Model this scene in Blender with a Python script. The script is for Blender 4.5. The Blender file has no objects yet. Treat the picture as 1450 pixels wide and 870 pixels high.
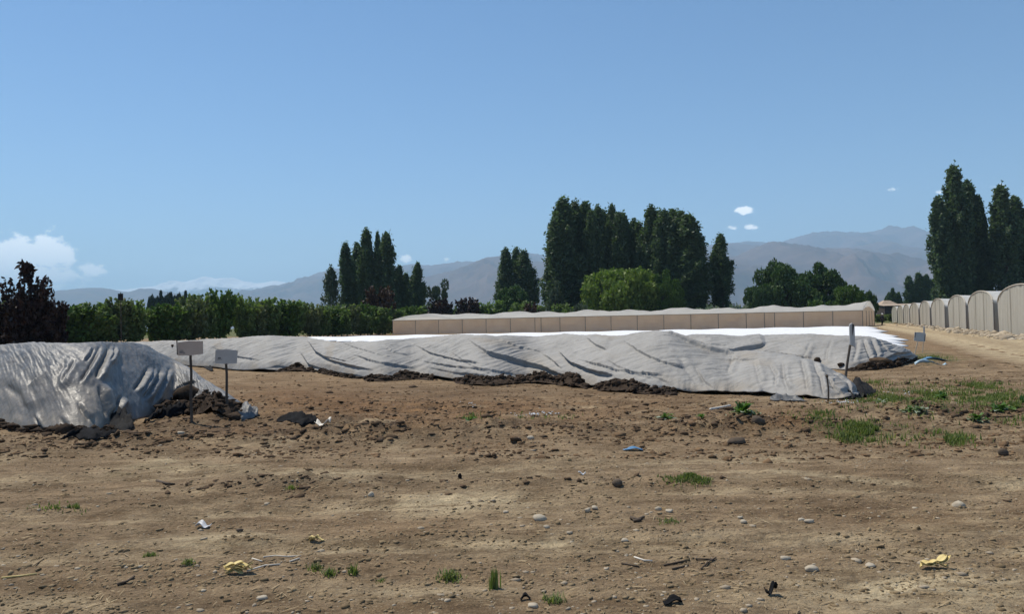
import bpy, bmesh, math, random
import numpy as np
from mathutils import Vector, Matrix

S = bpy.context.scene
COL = S.collection
rng = np.random.default_rng(7)
random.seed(7)

# ------------------------------------------------------------------ camera
PW, PH, FPX, CAMH = 1450.0, 870.0, 1150.0, 1.40
PITCH, ROLL = math.radians(1.136), math.radians(-1.146)
cam = bpy.data.cameras.new('camera')
cam.sensor_width = 36.0
cam.lens = 36.0 * FPX / PW
cam.clip_start = 0.1
cam.clip_end = 250000.0
camo = bpy.data.objects.new('camera', cam)
COL.objects.link(camo)
CM = Matrix.Translation((0, 0, CAMH)) @ Matrix.Rotation(math.pi / 2 + PITCH, 4, 'X') @ Matrix.Rotation(ROLL, 4, 'Z')
camo.matrix_world = CM
S.camera = camo
R3 = np.array(CM.to_3x3())

# ------------------------------------------------------------------ light
SUN_EL, SUN_AZ = math.radians(60), math.radians(-52)      # azimuth from +Y, negative = left of view
sd = Vector((math.sin(SUN_AZ) * math.cos(SUN_EL), math.cos(SUN_AZ) * math.cos(SUN_EL), math.sin(SUN_EL)))
sun = bpy.data.lights.new('sun', 'SUN')
sun.energy = 5.0
sun.angle = math.radians(0.53)
sun.color = (1.0, 0.93, 0.81)
suno = bpy.data.objects.new('sun', sun)
COL.objects.link(suno)
suno.location = (0, 0, 60)
suno.rotation_euler = sd.to_track_quat('Z', 'Y').to_euler()

vs = S.view_settings
vs.view_transform = 'Standard'
vs.look = 'None'
vs.exposure = 0.13
vs.gamma = 1.0
vs.use_curve_mapping = False
cy = S.cycles
cy.volume_bounces = 1
cy.max_bounces = 8
cy.transparent_max_bounces = 12
cy.use_denoising = True

# ------------------------------------------------------------------ projection helpers
def rays(px, py):
    px = np.asarray(px, float); py = np.asarray(py, float)
    d = np.stack([(px - PW / 2) / FPX, -(py - PH / 2) / FPX, -np.ones_like(px * py)], -1)
    return d @ R3.T

def project(P):
    P = np.asarray(P, float) - np.array([0, 0, CAMH])
    q = P @ R3
    z = np.minimum(q[..., 2], -1e-3)
    return np.stack([PW / 2 + FPX * q[..., 0] / -z, PH / 2 - FPX * q[..., 1] / -z], -1)

def at_y(px, py, Y):
    d = rays(px, py)
    return np.array([0, 0, CAMH]) + d * (np.asarray(Y, float) / d[..., 1])[..., None]

# ------------------------------------------------------------------ noise
_p = np.random.default_rng(3).permutation(512)
_p = np.concatenate([_p, _p, _p])
_g = np.stack([np.cos(np.arange(512) * 2.399), np.sin(np.arange(512) * 2.399)], 1)

def perlin(x, y, seed=0):
    x = np.asarray(x, float) + seed * 17.31; y = np.asarray(y, float) + seed * 9.17
    xi = np.floor(x).astype(int); yi = np.floor(y).astype(int)
    xf = x - xi; yf = y - yi
    u = xf ** 3 * (xf * (xf * 6 - 15) + 10); v = yf ** 3 * (yf * (yf * 6 - 15) + 10)
    def gr(ix, iy, dx, dy):
        h = _p[(_p[ix & 511] + iy) & 511]
        return _g[h, 0] * dx + _g[h, 1] * dy
    a = gr(xi, yi, xf, yf); b = gr(xi + 1, yi, xf - 1, yf)
    c = gr(xi, yi + 1, xf, yf - 1); d = gr(xi + 1, yi + 1, xf - 1, yf - 1)
    return (a + u * (b - a)) * (1 - v) + (c + u * (d - c)) * v

def fbm(x, y, o=4, seed=0, gain=0.5):
    s = 0; a = 1.0; f = 1.0
    for i in range(o):
        s = s + a * perlin(x * f, y * f, seed + i * 3); a *= gain; f *= 2.03
    return s

def ridged(x, y, o=4, seed=0):
    s = 0; a = 1.0; f = 1.0
    for i in range(o):
        s = s + a * (1 - 2 * np.abs(perlin(x * f, y * f, seed + i * 5))); a *= 0.5; f *= 2.1
    return s

def sstep(a, b, x):
    t = np.clip((np.asarray(x, float) - a) / (b - a), 0, 1)
    return t * t * (3 - 2 * t)

def blob(q, cx, cy, rx, ry):
    return np.exp(-(((q[..., 0] - cx) / rx) ** 2 + ((q[..., 1] - cy) / ry) ** 2))

# ------------------------------------------------------------------ ground height
# messy, dug-over strips (photo positions of their middles, converted to the ground plane)
def flat_ground(px, py):
    d = rays(px, py)
    t = -CAMH / np.minimum(d[..., 2], -1e-4)
    return np.array([0, 0, CAMH]) + d * t[..., None]

ROUGH = [(640, 582, 6.0, 1.8, .42), (1000, 592, 2.6, 1.0, .42), (420, 575, 2.5, 2.0, .36), (180, 622, 3.0, .5, .4),   # photo x, photo y, radius x (m), radius y (m), strength
    (560, 622, 2.2, 0.55, 1.0), (690, 615, 1.3, 0.5, .9), (480, 605, 1.0, .9, .8), (330, 600, 1.2, .6, .9),
    (1290, 590, 1.6, .8, 1.0), (1050, 612, 1.4, .45, 1.0), (1120, 612, .7, .4, .8), (1400, 590, 1.6, 1.2, .8),
    (420, 690, .8, .35, .55), (870, 610, .9, .5, .5), (60, 640, 1.5, .5, .5), (200, 630, 1.5, .4, .6),
    (1340, 545, 2.5, 1.2, .6), (760, 690, 1.2, .12, .4), (1380, 520, 2.5, 2, .5)]
RC = [(flat_ground(a, b), rx, ry, s) for a, b, rx, ry, s in ROUGH]

def rough_mask(x, y):
    m = 0
    for c, rx, ry, s in RC:
        m = np.maximum(m, s * np.exp(-((x - c[0]) / rx) ** 2 - ((y - c[1]) / ry) ** 2))
    return m

def gh(x, y):
    x = np.asarray(x, float); y = np.asarray(y, float)
    r = np.hypot(x, y)
    near = 1 - sstep(18, 55, r)
    h = near * (0.045 * fbm(x * .35, y * .5, 3, 1) + 0.016 * fbm(x * 1.6, y * 2.2, 3, 5))
    h = h + near * 0.014 * fbm(x * 6, y * 7, 4, 11) + near * .012 * np.clip(ridged(x * 1.1, y * 2.3, 4, 14) - .5, 0, 1)
    m = rough_mask(x, y)
    h = h + near * m * (0.06 + 0.15 * ridged(x * 2.3, y * 2.9, 4, 21) * 0.6 + 0.05 * fbm(x * 9, y * 9, 3, 31))
    # shallow wheel ruts crossing the foreground
    for k, (a, b) in enumerate(((7.9, .03), (6.35, .05), (5.0, -.02))):
        yy = y - (a + b * x + .12 * np.sin(x * .6 + k))
        h = h - near * .030 * np.exp(-(yy / .16) ** 2) + near * .013 * np.exp(-((np.abs(yy) - .27) / .1) ** 2)
    return h

def gpt(px, py):
    """where the ray through a photo pixel meets the ground surface"""
    d = rays(px, py)
    z = 0.0
    for _ in range(5):
        t = (z - CAMH) / np.minimum(d[..., 2], -1e-4)
        P = np.array([0, 0, CAMH]) + d * t[..., None]
        z = gh(P[..., 0], P[..., 1])
    P[..., 2] = z
    return P

# ------------------------------------------------------------------ object helpers
def tag(o, label=None, cat=None, group=None, kind=None):
    if label: o['label'] = label
    if cat: o['category'] = cat
    if group: o['group'] = group
    if kind: o['kind'] = kind
    return o

def empty(name, loc, rz=0.0):
    o = bpy.data.objects.new(name, None)
    o.empty_display_size = 0.2
    o.location = [float(v) for v in loc]
    o.rotation_euler = (0, 0, rz)
    COL.objects.link(o)
    return o

def mesh_np(name, V, F, smooth=False):
    V = np.ascontiguousarray(V, np.float32).reshape(-1, 3); F = np.ascontiguousarray(F, np.int32)
    me = bpy.data.meshes.new(name)
    n, k = F.shape
    me.vertices.add(len(V)); me.vertices.foreach_set('co', V.ravel())
    me.loops.add(n * k); me.loops.foreach_set('vertex_index', F.ravel())
    me.polygons.add(n)
    me.polygons.foreach_set('loop_start', np.arange(0, n * k, k, dtype=np.int32))
    me.polygons.foreach_set('loop_total', np.full(n, k, np.int32))
    if smooth: me.polygons.foreach_set('use_smooth', np.ones(n, bool))
    me.update(calc_edges=True)
    return me

def attr(me, name, vals, domain='POINT'):
    a = me.attributes.new(name, 'FLOAT', domain)
    a.data.foreach_set('value', np.ascontiguousarray(vals, np.float32).ravel())

def link(name, me, mat=None, parent=None, loc=None):
    o = bpy.data.objects.new(name, me)
    COL.objects.link(o)
    if mat is not None and not me.materials: me.materials.append(mat)
    if parent is not None: o.parent = parent
    if loc is not None: o.location = [float(v) for v in loc]
    return o

class MB:
    """collects simple solids into one mesh"""
    def __init__(s): s.v = []; s.f = []
    def quadbox(s, c8):
        b = len(s.v); s.v += [tuple(map(float, p)) for p in c8]
        for f in ((0, 3, 2, 1), (4, 5, 6, 7), (0, 1, 5, 4), (1, 2, 6, 5), (2, 3, 7, 6), (3, 0, 4, 7)):
            s.f.append([b + i for i in f])
    def box(s, x0, x1, y0, y1, z0, z1):
        s.quadbox([(x0, y0, z0), (x1, y0, z0), (x1, y1, z0), (x0, y1, z0), (x0, y0, z1), (x1, y0, z1), (x1, y1, z1), (x0, y1, z1)])
    def tube(s, pts, rad, n=8, cap=True):
        pts = [Vector(p) for p in pts]
        if not hasattr(rad, '__len__'): rad = [rad] * len(pts)
        b = len(s.v)
        for i, p in enumerate(pts):
            t = (pts[min(i + 1, len(pts) - 1)] - pts[max(i - 1, 0)]).normalized()
            a = t.orthogonal().normalized() if abs(t.z) < .99 else Vector((1, 0, 0))
            ref = Vector((0, 0, 1)) if abs(t.z) < .9 else Vector((1, 0, 0))
            a = t.cross(ref).normalized(); c = t.cross(a)
            for k in range(n):
                w = 2 * math.pi * k / n
                s.v.append(tuple(p + (a * math.cos(w) + c * math.sin(w)) * rad[i]))
        for i in range(len(pts) - 1):
            for k in range(n):
                s.f.append([b + i * n + k, b + i * n + (k + 1) % n, b + (i + 1) * n + (k + 1) % n, b + (i + 1) * n + k])
        if cap:
            s.f.append([b + k for k in range(n)][::-1]); e = b + (len(pts) - 1) * n
            s.f.append([e + k for k in range(n)])
    def sheet(s, rows, thick=0.0):
        """a grid of points (rows of equal length) given real thickness along z/normal"""
        A = np.array(rows, float); n, m = A.shape[:2]
        du = np.gradient(A, axis=1); dv = np.gradient(A, axis=0)
        N = np.cross(du, dv); N /= np.linalg.norm(N, axis=2, keepdims=True) + 1e-9
        for sgn in (0.5, -0.5):
            b = len(s.v)
            s.v += [tuple(p) for p in (A + N * thick * sgn).reshape(-1, 3)]
            for i in range(n - 1):
                for j in range(m - 1):
                    q = [b + i * m + j, b + i * m + j + 1, b + (i + 1) * m + j + 1, b + (i + 1) * m + j]
                    s.f.append(q if sgn > 0 else q[::-1])
        b0 = len(s.v) - 2 * n * m; b1 = len(s.v) - n * m
        loop = [(0, j) for j in range(m)] + [(i, m - 1) for i in range(1, n)] + [(n - 1, j) for j in range(m - 2, -1, -1)] + [(i, 0) for i in range(n - 2, 0, -1)]
        idx = [i * m + j for i, j in loop]
        for k in range(len(idx)):
            a, c = idx[k], idx[(k + 1) % len(idx)]
            s.f.append([b0 + a, b1 + a, b1 + c, b0 + c])
    def mesh(s, name, smooth=False):
        me = bpy.data.meshes.new(name); me.from_pydata(s.v, [], s.f); me.update()
        if smooth: me.polygons.foreach_set('use_smooth', [True] * len(me.polygons))
        return me
    def build(s, name, mat, parent=None, smooth=False, loc=None):
        return link(name, s.mesh(name, smooth), mat, parent, loc)

# ------------------------------------------------------------------ materials
def newmat(name):
    m = bpy.data.materials.new(name); m.use_nodes = True
    nt = m.node_tree; b = nt.nodes['Principled BSDF']
    return m, nt, b

def N(nt, t, **kw):
    n = nt.nodes.new(t)
    for k, v in kw.items(): setattr(n, k, v)
    return n

def noise_node(nt, scale, detail=4, rough=.55, coord='Object', stretch=None, attrv=None):
    tc = N(nt, 'ShaderNodeTexCoord')
    out = tc.outputs[coord]
    if stretch:
        mp = N(nt, 'ShaderNodeMapping'); mp.inputs['Scale'].default_value = stretch
        nt.links.new(out, mp.inputs[0]); out = mp.outputs[0]
    n = N(nt, 'ShaderNodeTexNoise'); n.inputs['Scale'].default_value = scale
    n.inputs['Detail'].default_value = detail; n.inputs['Roughness'].default_value = rough
    nt.links.new(out, n.inputs['Vector'])
    return n.outputs['Fac']

def ramp(nt, fac, stops):
    r = N(nt, 'ShaderNodeValToRGB')
    el = r.color_ramp.elements
    while len(el) < len(stops): el.new(0.5)
    for e, (p, c) in zip(el, stops):
        e.position = p; e.color = (*c, 1) if len(c) == 3 else c
    nt.links.new(fac, r.inputs[0])
    return r.outputs[0]

def mix(nt, fac, a, b, mode='MIX'):
    n = N(nt, 'ShaderNodeMix', data_type='RGBA', blend_type=mode)
    for sock, v in ((n.inputs[0], fac), (n.inputs[6], a), (n.inputs[7], b)):
        if isinstance(v, (int, float)): sock.default_value = v
        elif isinstance(v, tuple): sock.default_value = (*v, 1) if len(v) == 3 else v
        else: nt.links.new(v, sock)
    return n.outputs[2]

def bump(nt, b, height, strength=.4, dist=.02):
    n = N(nt, 'ShaderNodeBump'); n.inputs['Strength'].default_value = strength; n.inputs['Distance'].default_value = dist
    nt.links.new(height, n.inputs['Height']); nt.links.new(n.outputs[0], b.inputs['Normal'])

def attrib(nt, name):
    a = N(nt, 'ShaderNodeAttribute'); a.attribute_name = name
    return a.outputs['Fac']

def mul(nt, a, k):
    n = N(nt, 'ShaderNodeMath', operation='MULTIPLY', use_clamp=True)
    for s, v in ((n.inputs[0], a), (n.inputs[1], k)):
        if isinstance(v, (int, float)): s.default_value = v
        else: nt.links.new(v, s)
    return n.outputs[0]

def simple(name, c1, c2, scale=8, rough=.8, bstr=.3, bdist=.01, detail=5, stretch=None, spec=.3, trans=0.0, clear=0.0):
    m, nt, b = newmat(name)
    f = noise_node(nt, scale, detail, .6, 'Object', stretch)
    c = ramp(nt, f, [(.3, c1), (.7, c2)])
    nt.links.new(c, b.inputs['Base Color'])
    b.inputs['Roughness'].default_value = rough
    b.inputs['Specular IOR Level'].default_value = spec
    if bstr: bump(nt, b, noise_node(nt, scale * 3, 5, .65, 'Object', stretch), bstr, bdist)
    if trans:
        t = N(nt, 'ShaderNodeBsdfTranslucent'); nt.links.new(c, t.inputs[0])
        mx = N(nt, 'ShaderNodeMixShader'); mx.inputs[0].default_value = trans
        nt.links.new(b.outputs[0], mx.inputs[1]); nt.links.new(t.outputs[0], mx.inputs[2])
        if clear:
            tr = N(nt, 'ShaderNodeBsdfTransparent'); mx2 = N(nt, 'ShaderNodeMixShader'); mx2.inputs[0].default_value = clear
            nt.links.new(mx.outputs[0], mx2.inputs[1]); nt.links.new(tr.outputs[0], mx2.inputs[2]); mx = mx2
        nt.links.new(mx.outputs[0], nt.nodes['Material Output'].inputs[0])
    return m

def leafmat(name, dark, light, trans=.25, rough=.55, dead=None):
    m, nt, b = newmat(name)
    tnt = attrib(nt, 'tint')
    c = ramp(nt, tnt, [(0.0, dark), (.8, light), (1.0, dead)] if dead else [(0.0, dark), (1.0, light)])
    nt.links.new(c, b.inputs['Base Color'])
    b.inputs['Roughness'].default_value = rough
    b.inputs['Specular IOR Level'].default_value = .18
    t = N(nt, 'ShaderNodeBsdfTranslucent')
    c2 = mix(nt, 1.0, c, (1.0, 1.25, .55), 'MULTIPLY')
    nt.links.new(c2, t.inputs[0])
    mx = N(nt, 'ShaderNodeMixShader'); mx.inputs[0].default_value = trans
    nt.links.new(b.outputs[0], mx.inputs[1]); nt.links.new(t.outputs[0], mx.inputs[2])
    nt.links.new(mx.outputs[0], nt.nodes['Material Output'].inputs[0])
    return m

# ground soil
def soil_material():
    m, nt, b = newmat('soil')
    big = noise_node(nt, .55, 6, .6, 'Object', (1, 2.0, 1))
    mid = noise_node(nt, 3.2, 6, .62, 'Object', (1, 1.9, 1))
    fine = noise_node(nt, 34, 5, .7)
    c = ramp(nt, big, [(.30, (.172, .116, .067)), (.5, (.250, .177, .107)), (.70, (.340, .253, .160))])
    c = mix(nt, mul(nt, attrib(nt, 'straw'), 1.0), c, (.200, .112, .054))
    pf = N(nt, 'ShaderNodeMath', operation='MULTIPLY', use_clamp=True)
    nt.links.new(attrib(nt, 'pale'), pf.inputs[0]); nt.links.new(ramp(nt, mid, [(.3, (.25, .25, .25)), (.6, (1, 1, 1))]), pf.inputs[1])
    c = mix(nt, pf.outputs[0], c, (.500, .405, .260))
    c = mix(nt, attrib(nt, 'green'), c, (.085, .105, .035))
    df = N(nt, 'ShaderNodeMath', operation='MULTIPLY', use_clamp=True)
    nt.links.new(attrib(nt, 'dark'), df.inputs[0]); nt.links.new(ramp(nt, mid, [(.25, (.5, .5, .5)), (.6, (1, 1, 1))]), df.inputs[1])
    c = mix(nt, df.outputs[0], c, (.060, .042, .030))
    med = noise_node(nt, 1.5, 7, .65, 'Object', (1, 3.2, 1))
    c = mix(nt, .9, c, ramp(nt, med, [(.33, (.62, .58, .53)), (.5, (1, 1, 1)), (.68, (1.26, 1.26, 1.24))]), 'MULTIPLY')
    c = mix(nt, .9, c, ramp(nt, mid, [(.25, (.60, .57, .53)), (.5, (1, 1, 1)), (.75, (1.28, 1.26, 1.22))]), 'MULTIPLY')
    c = mix(nt, .9, c, ramp(nt, fine, [(.28, (.62, .6, .57)), (.5, (1, 1, 1)), (.72, (1.3, 1.27, 1.22))]), 'MULTIPLY')
    fk = noise_node(nt, 48, 4, .6, 'Object', (1, 1.3, 1))
    c = mix(nt, ramp(nt, fk, [(.62, (0, 0, 0)), (.67, (.75, .75, .75))]), c, (.46, .375, .245))
    c = mix(nt, ramp(nt, fk, [(.33, (.7, .7, .7)), (.38, (0, 0, 0))]), c, (.075, .052, .034))
    nt.links.new(c, b.inputs['Base Color'])
    b.inputs['Roughness'].default_value = .95
    b.inputs['Specular IOR Level'].default_value = .1
    n1 = noise_node(nt, 22, 8, .72)
    n2 = noise_node(nt, 5.5, 7, .7, 'Object', (1, 1.6, 1))
    av = N(nt, 'ShaderNodeMath', operation='MULTIPLY_ADD'); nt.links.new(n2, av.inputs[0]); av.inputs[1].default_value = 2.2; nt.links.new(n1, av.inputs[2])
    bump(nt, b, av.outputs[0], .9, .04)
    return m

def tarp_material(name, c1, c2, rough, spec, wr):
    m, nt, b = newmat(name)
    f = noise_node(nt, 1.1, 6, .6)
    g = noise_node(nt, 9, 5, .6)
    c = ramp(nt, f, [(.28, c1), (.72, c2)])
    c = mix(nt, .75, c, ramp(nt, g, [(.3, (.80, .79, .78)), (.7, (1.14, 1.14, 1.13))]), 'MULTIPLY')
    c = mix(nt, attrib(nt, 'dust'), c, (.27, .23, .18))
    nt.links.new(c, b.inputs['Base Color'])
    r = N(nt, 'ShaderNodeMapRange'); nt.links.new(g, r.inputs[0])
    r.inputs[1].default_value = .3; r.inputs[2].default_value = .7; r.inputs[3].default_value = rough - .10; r.inputs[4].default_value = rough + .12
    nt.links.new(r.outputs[0], b.inputs['Roughness'])
    b.inputs['Specular IOR Level'].default_value = spec
    w = noise_node(nt, 7, 7, .62, 'Object', (1.0, 1.0, .5))
    bump(nt, b, w, wr, .05)
    return m

M = {}
M['soil'] = soil_material()
M['manure'] = simple('manure', (.022, .016, .012), (.075, .052, .036), 7, .95, .8, .03, spec=.1)
M['lump'] = simple('soil_lump', (.070, .044, .026), (.235, .150, .084), 2.3, .95, 0, spec=.1)
M['clod'] = simple('clod', (.052, .035, .023), (.140, .094, .058), 4, .95, .6, .02, spec=.1)
M['stone'] = simple('stone', (.35, .295, .22), (.47, .41, .315), 9, .85, .3, .006, spec=.25)
M['stone_dark'] = simple('stone_dark', (.075, .055, .040), (.125, .096, .070), 9, .85, .4, .008, spec=.2)
M['gravel'] = simple('gravel', (.24, .19, .135), (.47, .395, .29), 1.3, .9, 0, spec=.2)
M['tarp'] = tarp_material('tarp', (.245, .236, .222), (.345, .333, .315), .66, .25, .5)
M['tarp_gloss'] = tarp_material('tarp_gloss', (.090, .089, .088), (.175, .171, .165), .47, .38, .45)
M['tarp_dark'] = simple('tarp_dark', (.020, .020, .021), (.04, .039, .038), 9, .9, .4, .01, spec=.04)
M['straw'] = simple('straw_bits', (.20, .145, .085), (.36, .28, .17), 2, .9, 0)
M['crumb'] = simple('soil_crumb', (.12, .085, .048), (.31, .230, .135), 3.1, .95, 0, spec=.1)
M['white_cloth'] = simple('white_cloth', (.78, .79, .80), (.84, .84, .84), 2, .8, .3, .02, trans=.15)
M['sign_pink'] = simple('sign_board_beige', (.50, .39, .31), (.58, .46, .37), 6, .7, .1, .002)
M['sign_grey'] = simple('sign_board_grey', (.46, .44, .41), (.54, .52, .48), 6, .6, .1, .002)
M['print'] = simple('faded_print', (.13, .13, .14), (.20, .20, .21), 30, .8, 0)
M['post'] = simple('weathered_post', (.055, .045, .037), (.115, .095, .078), 14, .9, .5, .004, stretch=(1, 1, .12))
M['post_pale'] = simple('pale_stick', (.34, .30, .24), (.45, .40, .33), 14, .85, .4, .003)
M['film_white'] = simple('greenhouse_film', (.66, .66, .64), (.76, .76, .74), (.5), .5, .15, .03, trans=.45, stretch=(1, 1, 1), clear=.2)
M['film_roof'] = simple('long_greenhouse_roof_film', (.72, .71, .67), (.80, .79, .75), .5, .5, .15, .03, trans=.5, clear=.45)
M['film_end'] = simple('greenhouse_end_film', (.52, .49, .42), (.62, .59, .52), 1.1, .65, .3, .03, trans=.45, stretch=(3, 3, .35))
M['film_beige'] = simple('greenhouse_side_netting', (.84, .73, .60), (.90, .80, .68), .8, .75, .2, .02, trans=.66, stretch=(1, 1, .6))
M['frame'] = simple('greenhouse_frame', (.27, .245, .21), (.34, .31, .27), 6, .7, .2, .004)
M['blue'] = simple('blue_plastic', (.06, .16, .30), (.13, .27, .42), 8, .45, .2, .004, spec=.5)
M['blue_pale'] = simple('pale_blue_plastic', (.28, .42, .52), (.42, .55, .62), 8, .45, .2, .004, spec=.5)
M['husk'] = simple('dry_husk', (.50, .38, .14), (.68, .56, .27), 14, .8, .4, .004)
M['bone'] = simple('bleached_stem', (.55, .50, .42), (.70, .66, .58), 14, .8, .3, .003)
M['twig'] = simple('dark_twig', (.05, .036, .026), (.11, .08, .055), 14, .9, .4, .003)
M['litter'] = simple('grey_plastic_litter', (.35, .36, .38), (.60, .61, .62), 14, .5, .3, .003, spec=.5)
M['black'] = simple('black_plastic', (.010, .010, .011), (.022, .022, .023), 10, .9, .3, .004, spec=.04)
M['bark'] = simple('bark', (.075, .060, .047), (.15, .125, .10), 3, .95, .6, .03, stretch=(1, 1, .25))
M['shed_dark'] = simple('shed_boards', (.035, .025, .020), (.065, .048, .040), 2, .9, .3, .02)
M['shed_tan'] = simple('thatch_tan', (.33, .25, .18), (.42, .33, .25), 2, .95, .3, .03)
M['grass'] = leafmat('grass_blades', (.085, .110, .036), (.200, .235, .080), .35, .55, (.34, .28, .14))
M['weed'] = leafmat('weed_leaves', (.050, .105, .022), (.125, .215, .055), .25, .5)
M['weed_grey'] = leafmat('grey_weed_leaves', (.14, .18, .12), (.33, .37, .29), .2, .6)
M['poplar'] = leafmat('poplar_leaves', (.058, .090, .050), (.130, .172, .092), .32, .55)
M['poplar_pale'] = leafmat('poplar_pale_leaves', (.062, .085, .050), (.125, .150, .095), .2, .5)
M['willow'] = leafmat('willow_leaves', (.095, .140, .026), (.200, .262, .055), .3)
M['round'] = leafmat('broad_leaves', (.042, .078, .026), (.095, .148, .050), .2, .5)
M['round_bright'] = leafmat('bright_broad_leaves', (.050, .095, .018), (.105, .165, .035), .22)
M['orchard'] = leafmat('orchard_leaves', (.095, .138, .046), (.215, .280, .100), .38)
M['orchard2'] = leafmat('orchard_leaves_dull', (.095, .118, .050), (.200, .230, .110), .3)
M['plum'] = leafmat('purple_leaves', (.018, .012, .011), (.052, .028, .024), .12, .45)
M['plum_brown'] = leafmat('red_brown_leaves', (.040, .022, .016), (.092, .052, .036), .15)
M['pine'] = leafmat('pine_needles', (.022, .040, .022), (.045, .070, .035), .08)
M['cap'] = simple('white_cap', (.70, .70, .68), (.78, .78, .76), 10, .8, 0)
M['skin'] = simple('skin', (.30, .18, .12), (.34, .21, .14), 10, .6, 0)
M['jacket'] = simple('dark_jacket', (.018, .02, .026), (.03, .033, .04), 10, .85, .2, .01)
M['trousers'] = simple('black_trousers', (.012, .012, .014), (.022, .022, .026), 10, .85, .2, .01)

# ------------------------------------------------------------------ sky with clouds
W = bpy.data.worlds.new('World'); S.world = W; W.use_nodes = True
nt = W.node_tree
bg = nt.nodes['Background']
sky = N(nt, 'ShaderNodeTexSky', sky_type='NISHITA')
sky.sun_disc = False
sky.sun_elevation = SUN_EL
sky.sun_rotation = SUN_AZ
sky.altitude = 900
sky.air_density = .95
sky.dust_density = 0.0
sky.ozone_density = 2.0
bg.inputs['Strength'].default_value = 0.115
tc = N(nt, 'ShaderNodeTexCoord')
nz = N(nt, 'ShaderNodeTexNoise'); nz.inputs['Scale'].default_value = 64; nz.inputs['Detail'].default_value = 7; nz.inputs['Roughness'].default_value = .58
mp = N(nt, 'ShaderNodeMapping'); mp.inputs['Scale'].default_value = (1, 1, 1.5)
nt.links.new(tc.outputs['Generated'], mp.inputs[0]); nt.links.new(mp.outputs[0], nz.inputs['Vector'])
CLOUDS = [  # photo centre x, y, half width, half height, weight
    (2, 368, 42, 28, 1.3), (34, 358, 26, 22, 1.25), (70, 357, 24, 24, 1.4), (90, 366, 18, 14, 1.1), (125, 382, 20, 13, 1.1), (60, 388, 75, 16, 1.0), (-70, 360, 60, 38, 1.1),
    (1053, 298, 17, 7, 1.0), (1037, 322, 10, 5, .9), (1063, 322, 11, 5, .85), (576, 365, 19, 8, .8), (631, 368, 8, 5, .6), (1265, 267, 12, 5, .7),
    (1418, 263, 10, 5, .55), (1326, 272, 9, 5, .5)]
acc = None
for cx, cyy, rx, ry, wgt in CLOUDS:
    d = rays(cx, cyy); d /= np.linalg.norm(d)
    right = np.cross(d, [0, 0, 1]); right /= np.linalg.norm(right); up = np.cross(right, d)
    dots = []
    for ax, r in ((right, rx), (up, ry)):
        dp = N(nt, 'ShaderNodeVectorMath', operation='DOT_PRODUCT'); dp.inputs[1].default_value = tuple(ax * FPX / r)
        nt.links.new(tc.outputs['Generated'], dp.inputs[0])
        sq = N(nt, 'ShaderNodeMath', operation='POWER'); sq.inputs[1].default_value = 2
        ab = N(nt, 'ShaderNodeMath', operation='ABSOLUTE'); nt.links.new(dp.outputs['Value'], ab.inputs[0]); nt.links.new(ab.outputs[0], sq.inputs[0])
        dots.append(sq.outputs[0])
    fw = N(nt, 'ShaderNodeVectorMath', operation='DOT_PRODUCT'); fw.inputs[1].default_value = tuple(d)
    nt.links.new(tc.outputs['Generated'], fw.inputs[0])
    gtz = N(nt, 'ShaderNodeMath', operation='GREATER_THAN'); gtz.inputs[1].default_value = .5; nt.links.new(fw.outputs['Value'], gtz.inputs[0])
    ad = N(nt, 'ShaderNodeMath', operation='ADD'); nt.links.new(dots[0], ad.inputs[0]); nt.links.new(dots[1], ad.inputs[1])
    ng = N(nt, 'ShaderNodeMath', operation='MULTIPLY'); ng.inputs[1].default_value = -1.0; nt.links.new(ad.outputs[0], ng.inputs[0])
    ex = N(nt, 'ShaderNodeMath', operation='EXPONENT'); nt.links.new(ng.outputs[0], ex.inputs[0])
    mw = N(nt, 'ShaderNodeMath', operation='MULTIPLY'); mw.inputs[1].default_value = wgt; nt.links.new(ex.outputs[0], mw.inputs[0])
    mg = N(nt, 'ShaderNodeMath', operation='MULTIPLY'); nt.links.new(mw.outputs[0], mg.inputs[0]); nt.links.new(gtz.outputs[0], mg.inputs[1])
    if acc is None: acc = mg.outputs[0]
    else:
        mxn = N(nt, 'ShaderNodeMath', operation='MAXIMUM'); nt.links.new(acc, mxn.inputs[0]); nt.links.new(mg.outputs[0], mxn.inputs[1]); acc = mxn.outputs[0]
nm = N(nt, 'ShaderNodeMapRange'); nt.links.new(nz.outputs['Fac'], nm.inputs[0])
nm.inputs[1].default_value = .3; nm.inputs[2].default_value = .7; nm.inputs[3].default_value = -.42; nm.inputs[4].default_value = .42
sm = N(nt, 'ShaderNodeMath', operation='ADD'); nt.links.new(acc, sm.inputs[0]); nt.links.new(nm.outputs[0], sm.inputs[1])
th = N(nt, 'ShaderNodeMapRange', interpolation_type='SMOOTHSTEP'); nt.links.new(sm.outputs[0], th.inputs[0])
th.inputs[1].default_value = .40; th.inputs[2].default_value = .85; th.inputs[3].default_value = 0; th.inputs[4].default_value = .85
hs = N(nt, 'ShaderNodeHueSaturation'); hs.inputs['Saturation'].default_value = 1.16; nt.links.new(sky.outputs[0], hs.inputs['Color'])
cm = mix(nt, th.outputs[0], hs.outputs[0], (17.0, 16.8, 16.5))
nt.links.new(cm, bg.inputs['Color'])

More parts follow.
